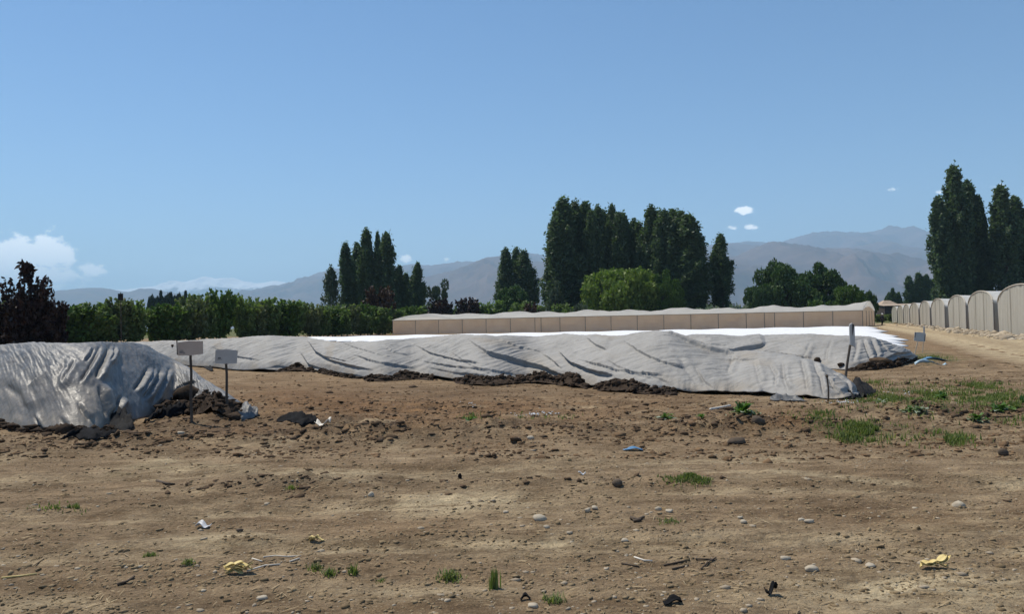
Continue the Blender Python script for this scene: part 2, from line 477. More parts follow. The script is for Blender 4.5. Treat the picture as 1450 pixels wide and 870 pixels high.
# ------------------------------------------------------------------ ground sheet
def build_ground():
    r = [0.6]
    while r[-1] < 3.0: r.append(r[-1] * 1.03)
    while r[-1] < 34: r.append(r[-1] * 1.0075)
    while r[-1] < 27500: r.append(r[-1] * 1.045)
    r = np.array(r)
    a = np.concatenate([np.linspace(-180, -44, 40)[:-1], np.linspace(-44, 44, 590), np.linspace(44, 180, 40)[1:-1]])
    a = np.radians(a)
    A, Rr = np.meshgrid(a, r)
    X = Rr * np.sin(A); Y = Rr * np.cos(A); Z = gh(X, Y)
    n, m = X.shape
    V = np.stack([X, Y, Z], -1).reshape(-1, 3)
    i, j = np.meshgrid(np.arange(n - 1), np.arange(m), indexing='ij')
    j2 = (j + 1) % m
    F = np.stack([i * m + j, i * m + j2, (i + 1) * m + j2, (i + 1) * m + j], -1).reshape(-1, 4)[:, ::-1]
    # centre fan
    V = np.concatenate([V, [[0, 0, 0]]])
    me = mesh_np('ground', V, F, True)
    x, y = V[:, 0], V[:, 1]; rr = np.hypot(x, y)
    q = project(V)
    infront = (y > 1)
    wob = fbm(x * .9, y * 1.4, 4, 41)
    def B(*a): return blob(q + np.stack([wob * 60, wob * 14], -1), *a) * infront
    pale = .9 * B(1330, 840, 260, 36) + .75 * B(640, 712, 140, 22) + .75 * B(470, 673, 90, 7) + .6 * B(1425, 682, 60, 14) + .6 * B(60, 858, 110, 18) \
        + .5 * B(1150, 760, 130, 12) + .55 * B(760, 770, 160, 20) + .5 * B(300, 770, 150, 12) + .4 * B(880, 655, 90, 8) + .5 * B(580, 840, 160, 12) + .45 * B(230, 664, 110, 6)
    ln = np.exp(-((q[:, 1] - (667 + (q[:, 0] - 1090) * .096)) / 4.0) ** 2) * sstep(1060, 1110, q[:, 0]) * (1 - sstep(1270, 1340, q[:, 0]))
    for k_, (a_, b_) in enumerate(((7.9, .03), (6.35, .05), (5.0, -.02))):
        yy = y - (a_ + b_ * x + .12 * np.sin(x * .6 + k_))
        pale += .42 * np.exp(-(yy / .15) ** 2) * sstep(-.35, .25, fbm(x * .7, y * .2, 3, 55 + k_))
    pale += .7 * ln * infront
    pale += .35 * sstep(.1, .6, wob) * (rr < 16)
    dark = .85 * rough_mask(x, y) * sstep(-.25, .3, fbm(x * 2.2, y * 2.6, 3, 77))
    dark += .35 * B(300, 605, 160, 12) + .35 * B(650, 555, 260, 8)
    straw = .75 * B(640, 578, 330, 22) + .75 * B(1110, 592, 60, 12) + .5 * B(420, 560, 120, 22) + .5 * B(350, 612, 90, 10) + .35 * B(600, 735, 150, 28) + .35 * B(1390, 495, 160, 22) + .3 * B(1360, 745, 150, 18)
    green = .75 * B(1290, 562, 90, 14) * sstep(-.3, .3, fbm(x * 3, y * 3, 2, 9)) + .5 * B(1225, 612, 50, 9) + .5 * B(1340, 621, 36, 8) + .9 * B(1318, 507, 32, 5)
    green += sstep(128, 150, y) * .85
    green += .35 * B(150, 672, 150, 8) * sstep(0, .4, wob)
    for nme, v in (('pale', pale), ('dark', dark), ('straw', straw), ('green', green)):
        attr(me, nme, np.clip(v, 0, 1))
    o = link('ground', me, M['soil'])
    tag(o, 'bare brown stony dirt yard and flat farmland', 'ground', kind='structure')
build_ground()

# pale dirt road running up to the right between the white beds and the tunnels
def build_road():
    c = [gpt(np.array(a), np.array(b)) for a, b in ((1700, 540), (1450, 494), (1350, 475), (1290, 466.5), (1256, 461.5))]
    c = np.array(c)[:, :2]
    ext = c[-1] + (c[-1] - c[-2]) * 1.2
    c = np.vstack([c, ext])
    seg = np.r_[0, np.cumsum(np.linalg.norm(np.diff(c, axis=0), axis=1))]
    L = np.linspace(0, seg[-1], 300)
    P = np.stack([np.interp(L, seg, c[:, k]) for k in (0, 1)], 1)
    for _ in range(30): P[1:-1] = (P[:-2] + 2 * P[1:-1] + P[2:]) / 4
    T = np.gradient(P, axis=0); T /= np.linalg.norm(T, axis=1, keepdims=True); Nn = np.stack([T[:, 1], -T[:, 0]], 1)
    w = np.linspace(-1, 1, 41)
    half = 2.6 + .25 * perlin(L * .35, L * 0, 3)
    Q = P[:, None] + Nn[:, None] * (w[None, :, None] * (half[:, None, None] + .35 * perlin(np.repeat((L * 1.7)[:, None], 41, 1), np.sign(w)[None, :] * 7.0 + 0 * L[:, None], 5)[..., None]))
    z = gh(Q[..., 0], Q[..., 1]) + .006 + .03 * (1 - np.abs(w[None]) ** 4) - .035 * np.exp(-((np.abs(w[None]) - .45) / .14) ** 2)
    V = np.concatenate([Q, z[..., None]], -1).reshape(-1, 3)
    n, m = z.shape
    i, j = np.meshgrid(np.arange(n - 1), np.arange(m - 1), indexing='ij')
    F = np.stack([i * m + j, i * m + j + 1, (i + 1) * m + j + 1, (i + 1) * m + j], -1).reshape(-1, 4)
    me = mesh_np('dirt_road', V, F, True)
    edge = 1 - sstep(.72, 1.0, np.abs(w))[None] + .0 * z
    attr(me, 'pale', np.clip(edge * (.55 + .45 * np.exp(-((np.abs(w[None]) - .45) / .25) ** 2)) + 0 * z, 0, 1))
    attr(me, 'straw', .0 * z); attr(me, 'dark', .0 * z); attr(me, 'green', .0 * z)
    tag(link('dirt_road', me, M['soil']), 'pale dirt track running past the tunnel greenhouses', 'road', kind='structure')
build_road()

# ------------------------------------------------------------------ mountains
def mountain_material(name, c1, c2, snow=None):
    m, nt, b = newmat(name)
    f = noise_node(nt, .0016, 8, .65)
    c = ramp(nt, f, [(.35, c1), (.65, c2)])
    if snow:
        g = N(nt, 'ShaderNodeNewGeometry'); sx = N(nt, 'ShaderNodeSeparateXYZ'); nt.links.new(g.outputs['Position'], sx.inputs[0])
        nzf = noise_node(nt, .0026, 8, .7)
        a = N(nt, 'ShaderNodeMath', operation='MULTIPLY_ADD'); nt.links.new(nzf, a.inputs[0]); a.inputs[1].default_value = 700; nt.links.new(sx.outputs[2], a.inputs[2])
        mr = N(nt, 'ShaderNodeMapRange'); nt.links.new(a.outputs[0], mr.inputs[0]); mr.inputs[1].default_value = snow; mr.inputs[2].default_value = snow + 80
        c = mix(nt, mr.outputs[0], c, (.85, .86, .88))
    nt.links.new(c, b.inputs['Base Color']); b.inputs['Roughness'].default_value = 1; b.inputs['Specular IOR Level'].default_value = 0
    return m
MM = mountain_material('mountain_scrub', (.080, .050, .046), (.150, .098, .086))
MS = mountain_material('mountain_snow', (.11, .10, .095), (.17, .155, .14), 1230)

def mountain(name, label, Yd, pts, mat, seed, depth, amp=1.0):
    pts = np.array(pts, float)
    xs = np.linspace(pts[0, 0], pts[-1, 0], 420)
    ys = np.interp(xs, pts[:, 0], pts[:, 1])
    k = np.hanning(9); k /= k.sum(); ys = np.convolve(np.pad(ys, 4, 'edge'), k, 'valid')
    C = at_y(xs, ys, Yd)
    zc = np.maximum(C[:, 2], 5)
    t = np.linspace(-1, 1, 110)                   # -1 front foot, 0 ridge, 1 back foot
    T, _ = np.meshgrid(t, xs)
    X = C[:, 0][:, None] + 0 * T
    Y = Yd + T * depth
    prof = (1 - np.abs(T)) ** 1.15
    u = X / depth * 3.2; v = Y / depth * 3.2
    n1 = ridged(u + .35 * perlin(u, v, seed + 40), v, 5, seed)
    carve = np.abs(T) ** .6 * np.minimum(1, (1 - np.abs(T)) * 3)
    Z = zc[:, None] * (prof + amp * .34 * carve * (n1 - .5)) + zc[:, None] * .018 * (ridged(u * 5, v * 5 + 0 * T, 3, seed + 9) - .5) * (1 - np.abs(T))
    Z = np.maximum(Z, -2 + 0 * Z)
    n, m = Z.shape
    i, j = np.meshgrid(np.arange(n - 1), np.arange(m - 1), indexing='ij')
    F = np.stack([i * m + j, (i + 1) * m + j, (i + 1) * m + j + 1, i * m + j + 1], -1).reshape(-1, 4)
    o = link(name, mesh_np(name, np.stack([X, Y, Z], -1).reshape(-1, 3), F, True), mat)
    tag(o, label, 'mountains', kind='structure')

mountain('mountain_range', 'dark brown mauve mountain ridge rising behind the round trees', 9000, [(780, 470), (850, 395), (930, 368), (995, 362), (1040, 366), (1070, 352), (1088, 344.9), (1106, 347), (1122, 349), (1150, 354), (1190, 355), (1225, 358), (1255, 372), (1290, 392), (1340, 412), (1400, 425), (1480, 440), (1600, 452)], MM, 3, 3000)
mountain('mountain_range', 'bluish ridge behind the dark mauve ridge', 11800, [(860, 420), (960, 352), (1000, 349), (1040, 347), (1075, 351), (1120, 356), (1200, 352), (1240, 346), (1300, 352), (1350, 365), (1420, 380), (1560, 410)], MM, 13, 3500)
mountain('mountain_range', 'faint blue high range with a pointed summit at right', 15000, [(1000, 350), (1060, 342), (1105, 346), (1118, 341), (1150, 333), (1180, 332), (1220, 334), (1245, 329), (1264, 321), (1285, 328), (1305, 334), (1340, 331), (1380, 339), (1450, 345), (1600, 352)], MM, 23, 4500)
mountain('mountain_range', 'mauve mountain shoulder between the two middle poplar groups', 9500, [(470, 465), (540, 430), (590, 396), (625, 390), (660, 378), (688, 367), (705, 366), (730, 370), (770, 372), (830, 385), (900, 405), (960, 440)], MM, 33, 3000)
mountain('mountain_range', 'pale blue range rising from the left towards the middle', 13500, [(330, 440), (375, 409), (412, 404), (440, 394), (462, 387), (478, 383), (520, 382), (560, 380), (586, 376), (612, 379), (640, 374), (657, 371), (680, 372), (715, 364), (742, 357), (768, 365), (800, 372), (900, 380)], MM, 43, 4000)
mountain('mountain_range', 'low blue hills above the left end of the hedge', 11500, [(-150, 440), (-40, 424), (40, 420), (88, 413), (120, 409), (150, 409), (170, 414), (190, 415), (212, 409), (232, 414), (270, 419), (330, 423), (380, 416), (425, 412), (450, 412), (500, 422), (560, 440)], MM, 53, 3000, .8)
mountain('mountain_range', 'distant snow capped range above the left hedge', 20000, [(60, 440), (120, 420), (165, 412), (195, 409), (225, 407), (250, 399), (265, 402), (290, 393), (305, 397), (330, 395), (350, 401), (372, 403), (392, 400), (425, 404), (480, 412), (560, 425)], MS, 63, 4500)

# ------------------------------------------------------------------ foliage
def leaves(P, size, seed, flat=.0, elong=1.7):
    g = np.random.default_rng(seed)
    n = len(P)
    a = g.normal(size=(n, 3)); a /= np.linalg.norm(a, axis=1, keepdims=True)
    b = g.normal(size=(n, 3)); b[:, 2] *= (1 - flat); b -= (a * b).sum(1, keepdims=True) * a; b /= np.linalg.norm(b, axis=1, keepdims=True) + 1e-9
    s = size * g.uniform(.6, 1.35, (n, 1))
    c = np.cross(a, b)
    V = np.stack([P - a * s * .5 * elong, P + b * s * .5 + c * s * .12, P + a * s * .5 * elong, P - b * s * .5 + c * s * .12], 1).reshape(-1, 3)
    F = np.arange(n * 4).reshape(n, 4)
    me = mesh_np('crown', V, F)
    attr(me, 'tint', np.clip(g.normal(.45, .24, n), 0, 1), 'FACE')
    return me

def trunk_mesh(paths, n=7):
    mb = MB()
    for pts, rad in paths: mb.tube(pts, rad, n)
    return mb.mesh('trunk', True)

def poplar(seed, H=24.0, R=2.3, nb=120, nl=95, lean=0.0, size=.42, low=.05):
    g = np.random.default_rng(seed)
    P = []; paths = []
    def axis(z): return np.stack([lean * H * (z / H) ** 2 + .25 * np.sin(z * .35 + seed), .25 * np.cos(z * .3 + seed), z], -1)
    zz = np.linspace(0, H * .96, 9)
    paths.append((axis(zz), list(np.linspace(.38, .04, 9))))
    def prof(t): return np.where(t < .3, .55 + .45 * np.sqrt(np.clip(t / .3, 0, 1)), np.clip(1 - ((t - .3) / .7) ** 2.6, 0, 1) ** .7 + .05)
    for k in range(nb):
        hb = H * (low + (0.93 - low) * g.random() ** .85)
        L = H * g.uniform(.10, .22)
        az = g.uniform(0, 2 * math.pi)
        ze = min(hb + L, H * g.uniform(.97, 1.02))
        rr = R * prof(np.array(min(1.0, ze / H))) * g.uniform(.4, 1.22)
        t = np.linspace(0, 1, 4)
        pts = axis(hb + (ze - hb) * t)
        o = rr * np.sin(t * math.pi / 2) ** .8
        pts[:, 0] += o * math.cos(az); pts[:, 1] += o * math.sin(az)
        if k % 3 == 0: paths.append((pts[:3], [.07, .05, .03]))
        tt = g.uniform(.3, 1.05, nl)
        c = np.stack([np.interp(tt, t, pts[:, q]) for q in range(3)], 1)
        sp = .22 + .34 * np.sin(np.clip(tt, 0, 1) * math.pi)[:, None]
        P.append(c + g.normal(size=(nl, 3)) * sp * np.array([.8, .8, 1.5]))
    P = np.concatenate(P)
    return trunk_mesh(paths, 6), leaves(P, size, seed), H, R

def broad(seed, H=9.0, R=6.0, nlobe=34, nl=420, size=.42, trunkh=.3, flat=.0, droop=0.0):
    g = np.random.default_rng(seed)
    P = []; paths = [([(0, 0, 0), (.1, 0, H * trunkh * .6), (0, .1, H * trunkh)], [.42, .34, .28])]
    cz = H * .5
    for k in range(nlobe):
        d = g.normal(size=3); d /= np.linalg.norm(d)
        if d[2] < -.8: d[2] *= -.6
        f = g.uniform(.5, .93)
        c = np.array([d[0] * R * f, d[1] * R * f, cz + d[2] * (H - cz) * f * .98])
        lr = R * g.uniform(.15, .28)
        v = g.normal(size=(nl, 3)); v /= np.linalg.norm(v, axis=1, keepdims=True)
        rad = lr * g.uniform(.75, 1.1, (nl, 1)) * (1 + .22 * np.sin(v[:, :1] * 7 + k) * np.cos(v[:, 1:2] * 6))
        p = c + v * rad * np.array([1, 1, .78])
        if droop:
            m = g.random(nl) < .6
            p[m, 2] -= g.exponential(droop, m.sum())
        p = p[p[:, 2] > .25]
        P.append(p)
        if k % 2 == 0: paths.append(([(0, 0, H * trunkh * .9), tuple(c * np.array([.5, .5, .8])), tuple(c)], [.18, .1, .04]))
    return trunk_mesh(paths, 6), leaves(np.concatenate(P), size, seed), H, R

def bush(seed, H=4.0, R=1.7, ns=70, nl=75, size=.24, spread=.42):
    g = np.random.default_rng(seed)
    P = []; paths = [([(0, 0, 0), (0, .02, .5), (.03, 0, 1.0)], [.1, .085, .07])]
    for k in range(ns):
        az = g.uniform(0, 2 * math.pi); b0 = g.uniform(.05, .55) * R; hb = g.uniform(.1, .45) * H
        he = H * g.uniform(.55, 1.04) * (1 - .25 * (b0 / R) ** 2); out = g.uniform(.3, 1.0) * R
        p0 = np.array([math.cos(az) * b0, math.sin(az) * b0, hb]); p1 = np.array([math.cos(az) * out, math.sin(az) * out, he])
        if g.random() < .3: p1[2] = H * g.uniform(.15, .5)
        t = g.uniform(0, 1.03, nl)[:, None]
        P.append(p0 + (p1 - p0) * t + g.normal(size=(nl, 3)) * np.array([.2, .2, .22]) * (1.25 - t * .85))
        if k % 5 == 0: paths.append(([(0, 0, .6), tuple(p0), tuple(p1)], [.05, .035, .012]))
    P = np.concatenate(P); P = P[P[:, 2] > .08]
    return trunk_mesh(paths, 5), leaves(P, size, seed), H, R

VAR = {}
for k in range(5): VAR['pop%d' % k] = poplar(100 + k, 24, 2.2 + .15 * k, 130, 150, 0.0, .33)
for k in range(3): VAR['lean%d' % k] = poplar(140 + k, 30, 3.0, 150, 150, -.055, .40)
VAR['loose'] = poplar(160, 14, 2.9, 42, 90, 0, .36, .12)
for k in range(3): VAR['round%d' % k] = broad(200 + k, 10, 6.5, 60, 420, .40, .22)
VAR['willow'] = broad(210, 11, 9.0, 56, 520, .42, .25, 0, 1.3)
VAR['airy'] = broad(215, 9, 4.3, 22, 170, .36, .4)
for k in range(5): VAR['bush%d' % k] = bush(220 + k)
VAR['plum'] = bush(240, 6.0, 2.7, 105, 95, .27)
VAR['low'] = bush(245, 2.6, 2.0, 60, 70, .22)

def tree(name, label, cat, var, px, top, Yd, mat, wpx=None, group=None, rz=None, base=None):
    """tree whose foot stands on the ground at depth Yd under photo column px, its top reaching photo row top"""
    tm, cmesh, H, R = VAR[var]
    tp = at_y(np.array(float(px)), np.array(float(top)), Yd)
    h = tp[2]
    sc = h / H
    wpx = wpx * (1.32 if var[:3] in ('pop', 'lea') else 1.0) if wpx else wpx
    sw = sc if wpx is None else (wpx / 2 / FPX * Yd) / (R * 1.12)
    lean = 0
    o = empty(name, (tp[0], Yd, gh(tp[0], Yd) - .02), random.uniform(0, 6.28) if rz is None else rz)
    o.scale = (sw, sw, sc)
    t = link('trunk', tm, M['bark'], o)
    c = link('crown', cmesh, None, o)
    if not cmesh.materials: cmesh.materials.append(M['poplar'])
    c.material_slots[0].link = 'OBJECT'; c.material_slots[0].material = mat
    tag(o, label, cat, group)
    return o

ORD = ['first', 'second', 'third', 'fourth', 'fifth', 'sixth', 'seventh', 'eighth', 'ninth', 'tenth', 'eleventh', 'twelfth', 'thirteenth', 'fourteenth', 'fifteenth', 'sixteenth', 'seventeenth', 'eighteenth', 'nineteenth', 'twentieth', 'twenty-first', 'twenty-second', 'twenty-third', 'twenty-fourth', 'twenty-fifth', 'twenty-sixth', 'twenty-seventh', 'twenty-eighth', 'twenty-ninth', 'thirtieth', 'thirty-first', 'thirty-second']

# left clump of poplars
G = 'poplars of the left clump'
for px, top, Yd, v, w, lab in (
    (491, 350, 190, 'pop0', 20, 'dark poplar, leftmost tall spire of the left clump'),
    (505, 349, 196, 'pop1', 18, 'slim dark poplar, second spire in the left clump'),
    (519, 331, 188, 'pop2', 24, 'tallest dark poplar in the middle of the left clump'),
    (535, 335, 196, 'pop3', 14, 'thin poplar just right of the tallest one in the left clump'),
    (546, 334, 187, 'pop4', 26, 'broad dark poplar on the right side of the left clump'),
    (566, 380, 190, 'pop1', 16, 'short poplar at the right foot of the left clump'),
    (574, 391, 204, 'pop0', 15, 'small half hidden poplar right of the left clump'),
    (590, 376, 189, 'pop3', 19, 'separate short poplar standing alone right of the left clump')):
    tree('poplar_tree', lab, 'poplar', v, px, top, Yd, M['poplar'], w, G)
tree('poplar_tree', 'loose pale-leaved poplar at the left end of the left clump', 'poplar', 'loose', 468, 384, 185, M['poplar_pale'], 30, G)
tree('eucalyptus_tree', 'airy grey-green tree right of the left poplar clump', 'tree', 'airy', 620, 391, 195, M['poplar_pale'], 42)
G = 'small poplar trio in the middle'
for px, top, Yd, v, w, lab in ((716, 357, 215, 'pop2', 22, 'left poplar of the small trio in the middle'), (731, 355, 219, 'pop4', 20, 'middle poplar of the small trio in the middle'), (744, 360, 215, 'pop0', 24, 'right poplar of the small trio in the middle')):
    tree('poplar_tree', lab, 'poplar', v, px, top, Yd, M['poplar'], w, G)
G = 'poplars of the big central clump'
for i, (px, top, v, w, dY) in enumerate(((786, 318, 'pop2', 30, -2), (797, 289, 'pop0', 38, 0), (812, 293, 'pop3', 32, 4), (829, 294, 'pop1', 32, 6), (838, 304, 'pop4', 26, 0), (847, 300, 'pop2', 26, 3), (857, 306, 'pop0', 26, 9), (867, 296, 'pop4', 24, 6), (876, 308, 'pop1', 26, 1), (885, 309, 'pop3', 26, 5), (896, 318, 'pop2', 26, 9), (905, 322, 'pop0', 24, 3))):
    tree('poplar_tree', 'tall dark poplar, %s spire from the left in the big central clump' % ORD[i], 'poplar', v, px, top, 170 + dY, M['poplar'], w, G)
G = 'square-topped poplar block'
for i, (px, top, v, w, dY) in enumerate(((921, 300, 'pop2', 30, 3), (932, 306, 'pop0', 34, 6), (942, 303, 'pop4', 36, 0), (953, 304, 'pop1', 38, 3), (964, 306, 'pop3', 38, 0), (974, 312, 'pop0', 38, -2), (982, 340, 'pop3', 36, -4))):
    tree('poplar_tree', 'dense dark poplar, %s from the left in the flat-topped block right of centre' % ORD[i], 'poplar', v, px, top, 166 + dY, M['poplar'], w, G)
tree('poplar_tree', 'lone pointed poplar right of the flat-topped poplar block', 'poplar', 'pop3', 1020, 337, 165, M['poplar'], 28)
tree('willow_tree', 'wide yellow-green willow in front of the central poplars', 'willow', 'willow', 884, 374, 150, M['willow'], 128)
tree('broadleaf_tree', 'olive green tree touching the right flank of the wide willow', 'tree', 'round1', 940, 384, 147, M['round_bright'], 56)
tree('broadleaf_tree', 'large dark round tree, left half of the pair under the mauve ridge', 'tree', 'round0', 1108, 368, 150, M['round'], 82)
tree('broadleaf_tree', 'large dark round tree, right half of the pair under the mauve ridge', 'tree', 'round1', 1162, 374, 154, M['round'], 76)
tree('broadleaf_tree', 'lower rounded tree left of the big round pair', 'tree', 'round2', 1072, 403, 146, M['round'], 44)
tree('broadleaf_tree', 'bright green bushy tree behind the right end of the long greenhouse', 'tree', 'round2', 1202, 402, 140, M['round_bright'], 52)
tree('broadleaf_tree', 'small dark green tree beside the person on the road', 'tree', 'round0', 1228, 412, 142, M['round'], 30)
tree('shrub', 'pale flowering shrub behind the long greenhouse below the lone poplar', 'shrub', 'low', 1046, 431, 138, M['weed_grey'], 30)
tree('shrub', 'low green shrub behind the long greenhouse left of the bright tree', 'shrub', 'low', 1160, 424, 138, M['round_bright'], 38)
tree('shrub', 'pale shrub at the foot of the flat-topped poplar block', 'shrub', 'low', 1002, 434, 136, M['weed_grey'], 40)
tree('shrub', 'grey-green shrub at the left foot of the wide willow', 'shrub', 'low', 822, 431, 136, M['poplar_pale'], 34)
tree('broadleaf_tree', 'silvery low tree at the left foot of the central poplars', 'tree', 'airy', 786, 394, 155, M['poplar_pale'], 34)
tree('broadleaf_tree', 'dark green tree under the small poplar trio', 'tree', 'round0', 728, 404, 160, M['round'], 58)
G = 'tall poplars behind the tunnel greenhouses'
for px, top, Yd, v, w, lab in (
    (1337, 283, 192, 'lean0', 30, 'windswept poplar, left and shorter of the tall pair behind the tunnels'),
    (1358, 241, 194, 'lean1', 34, 'tallest windswept poplar in the picture behind the tunnels'),
    (1378, 262, 198, 'lean2', 32, 'windswept poplar leaning on the right side of the tallest one'),
    (1392, 282, 196, 'lean0', 20, 'thin windswept poplar right of the tallest group behind the tunnels'),
    (1424, 268, 192, 'lean1', 34, 'windswept poplar near the right edge, left of two'),
    (1446, 283, 194, 'lean2', 34, 'windswept poplar cut by the right edge of the picture')):
    tree('poplar_tree', lab, 'poplar', v, px, top, Yd, M['poplar'], w, G, rz=random.uniform(-.35, .35))
for i, (px, top) in enumerate(((1288, 394), (1300, 389), (1311, 392), (1320, 398))):
    tree('poplar_tree', 'distant small grey-green poplar, %s from the left before the tall windswept ones' % ORD[i], 'poplar', 'pop%d' % i, px, top, 330, M['round'], 15, 'distant poplars left of the windswept group')
tree('shrub', 'low yellow-green bush behind the person at the end of the road', 'shrub', 'low', 1246, 445.5, 175, M['grass'], 26)
tree('shrub', 'low yellow-green bush right of the person at the end of the road', 'shrub', 'low', 1264, 444.5, 180, M['grass'], 26)
tree('broadleaf_tree', 'distant small round tree above the dark shed roof', 'tree', 'round1', 1264, 409, 330, M['round'], 26)
for i, (px, top, w) in enumerate(((216, 417, 12), (228, 413, 15), (240, 412, 14), (252, 415, 14), (264, 413, 15), (275, 416, 12))):
    tree('pine_tree', 'distant dark pine, %s from the left in the clump behind the hedge' % ORD[i], 'pine', 'round%d' % (i % 3), px, top, 300, M['pine'], w * 1.5, 'distant pines behind the left hedge')

# orchard row that forms the hedge, from near left to far middle
A0 = np.array([-47.0, 66.0]); A1 = np.array([-17.5, 132.0])
nO = 30
tops = np.interp(np.linspace(0, 1, nO), [0, .12, .3, .42, .5, .6, .8, 1.0], [432, 427, 427, 424, 417, 427, 433, 438])
for i in range(nO):
    p = A0 + (A1 - A0) * (i / (nO - 1)) + np.array([random.uniform(-.5, .5), random.uniform(-.6, .6)])
    pxx = project(np.array([p[0], p[1], 3.0]))[0]
    tp = np.interp(pxx, [60, 120, 170, 250, 290, 320, 350, 400, 450, 500, 560], [430, 428, 427, 432, 422, 414, 424, 432, 432, 435, 436]) + random.uniform(-6, 5)
    tree('orchard_tree', 'leafy green orchard tree, %s from the left in the hedge-like row' % ORD[i], 'orchard tree', 'bush%d' % (i % 5), pxx, tp, p[1], M[('orchard', 'round_bright', 'orchard', 'orchard2')[i % 4]], random.uniform(3.5, 4.8) / p[1] * FPX, 'green orchard trees forming the hedge row')
# second, taller row seen just above the first and continuing behind the long greenhouse
for i, (px, tp, Yd, w) in enumerate(((575, 436, 145, 42), (605, 434, 147, 40), (632, 431, 150, 40), (668, 430, 152, 42), (700, 426, 152, 44), (735, 428, 154, 46), (762, 432, 156, 42), (800, 431, 150, 40))):
    tree('orchard_tree', 'green orchard tree, %s from the left behind the left half of the long greenhouse' % ORD[i], 'orchard tree', 'bush%d' % (i % 5), px, tp, Yd, M['orchard'], w, 'orchard trees behind the long greenhouse')
for px, tp, Yd, w, m, lab in (
    (536, 408, 128, 54, 'plum_brown', 'reddish brown bushy tree at the left end of the long greenhouse'),
    (622, 424, 142, 44, 'plum', 'dark purple bush behind the long greenhouse, left of two'),
    (662, 423, 142, 40, 'plum', 'dark purple bush behind the long greenhouse, right of two'),
    (752, 430, 142, 26, 'plum_brown', 'brown purple bush right of the small poplar trio')):
    tree('plum_tree', lab, 'plum tree', 'bush1', px, tp, Yd, M[m], w)
tree('plum_tree', 'large dark purple-leaved tree at the left edge of the picture', 'plum tree', 'plum', 42, 394, 52, M['plum'], 82)
tree('plum_tree', 'second dark purple tree cut by the left edge behind the large one', 'plum tree', 'plum', -14, 424, 55, M['plum'], 80)
tree('plum_tree', 'dark purple-brown bush between the large purple tree and the hedge', 'plum tree', 'bush2', 76, 428, 56, M['plum'], 42)
def shoot(px, top, bot, Yd, label):
    a = at_y(np.array(float(px)), np.array(float(bot)), Yd); b = at_y(np.array(px - 3.0), np.array(float(top)), Yd)
    o = empty('tree_shoot', (a[0], a[1], a[2]))
    h = b[2] - a[2]
    mb = MB(); mb.tube([(0, 0, -1.2), (.03, 0, 0), (b[0] - a[0], 0, h)], [.05, .035, .012], 6); mb.build('stem', M['bark'], o)
    g = np.random.default_rng(5); t = g.uniform(.25, 1.05, 150)
    P = np.stack([(b[0] - a[0]) * t, 0 * t, h * t], 1) + g.normal(size=(150, 3)) * np.array([.17, .17, .16])
    c = link('leaf_tuft', leaves(P, .26, 77), M['plum'], o)
    tag(o, label, 'tree shoot')
shoot(40, 376, 404, 52, 'leafy shoot sticking up from the top of the large purple tree')

# small dark panel on a pole rising out of the hedge
def pole_panel():
    p = at_y(np.array(171.0), np.array(421.0), 74.0)
    o = empty('panel_on_pole', (p[0], p[1], 0)); z = p[2]
    mb = MB(); mb.tube([(0, 0, 0), (0, 0, z + .45)], .035, 8); mb.build('pole', M['post'], o)
    mb = MB(); mb.box(-.22, .24, -.09, -.04, z - .3, z + .32); mb.build('panel', M['tarp_dark'], o)
    tag(o, 'small dark square panel on a pole sticking out above the hedge', 'panel')
pole_panel()

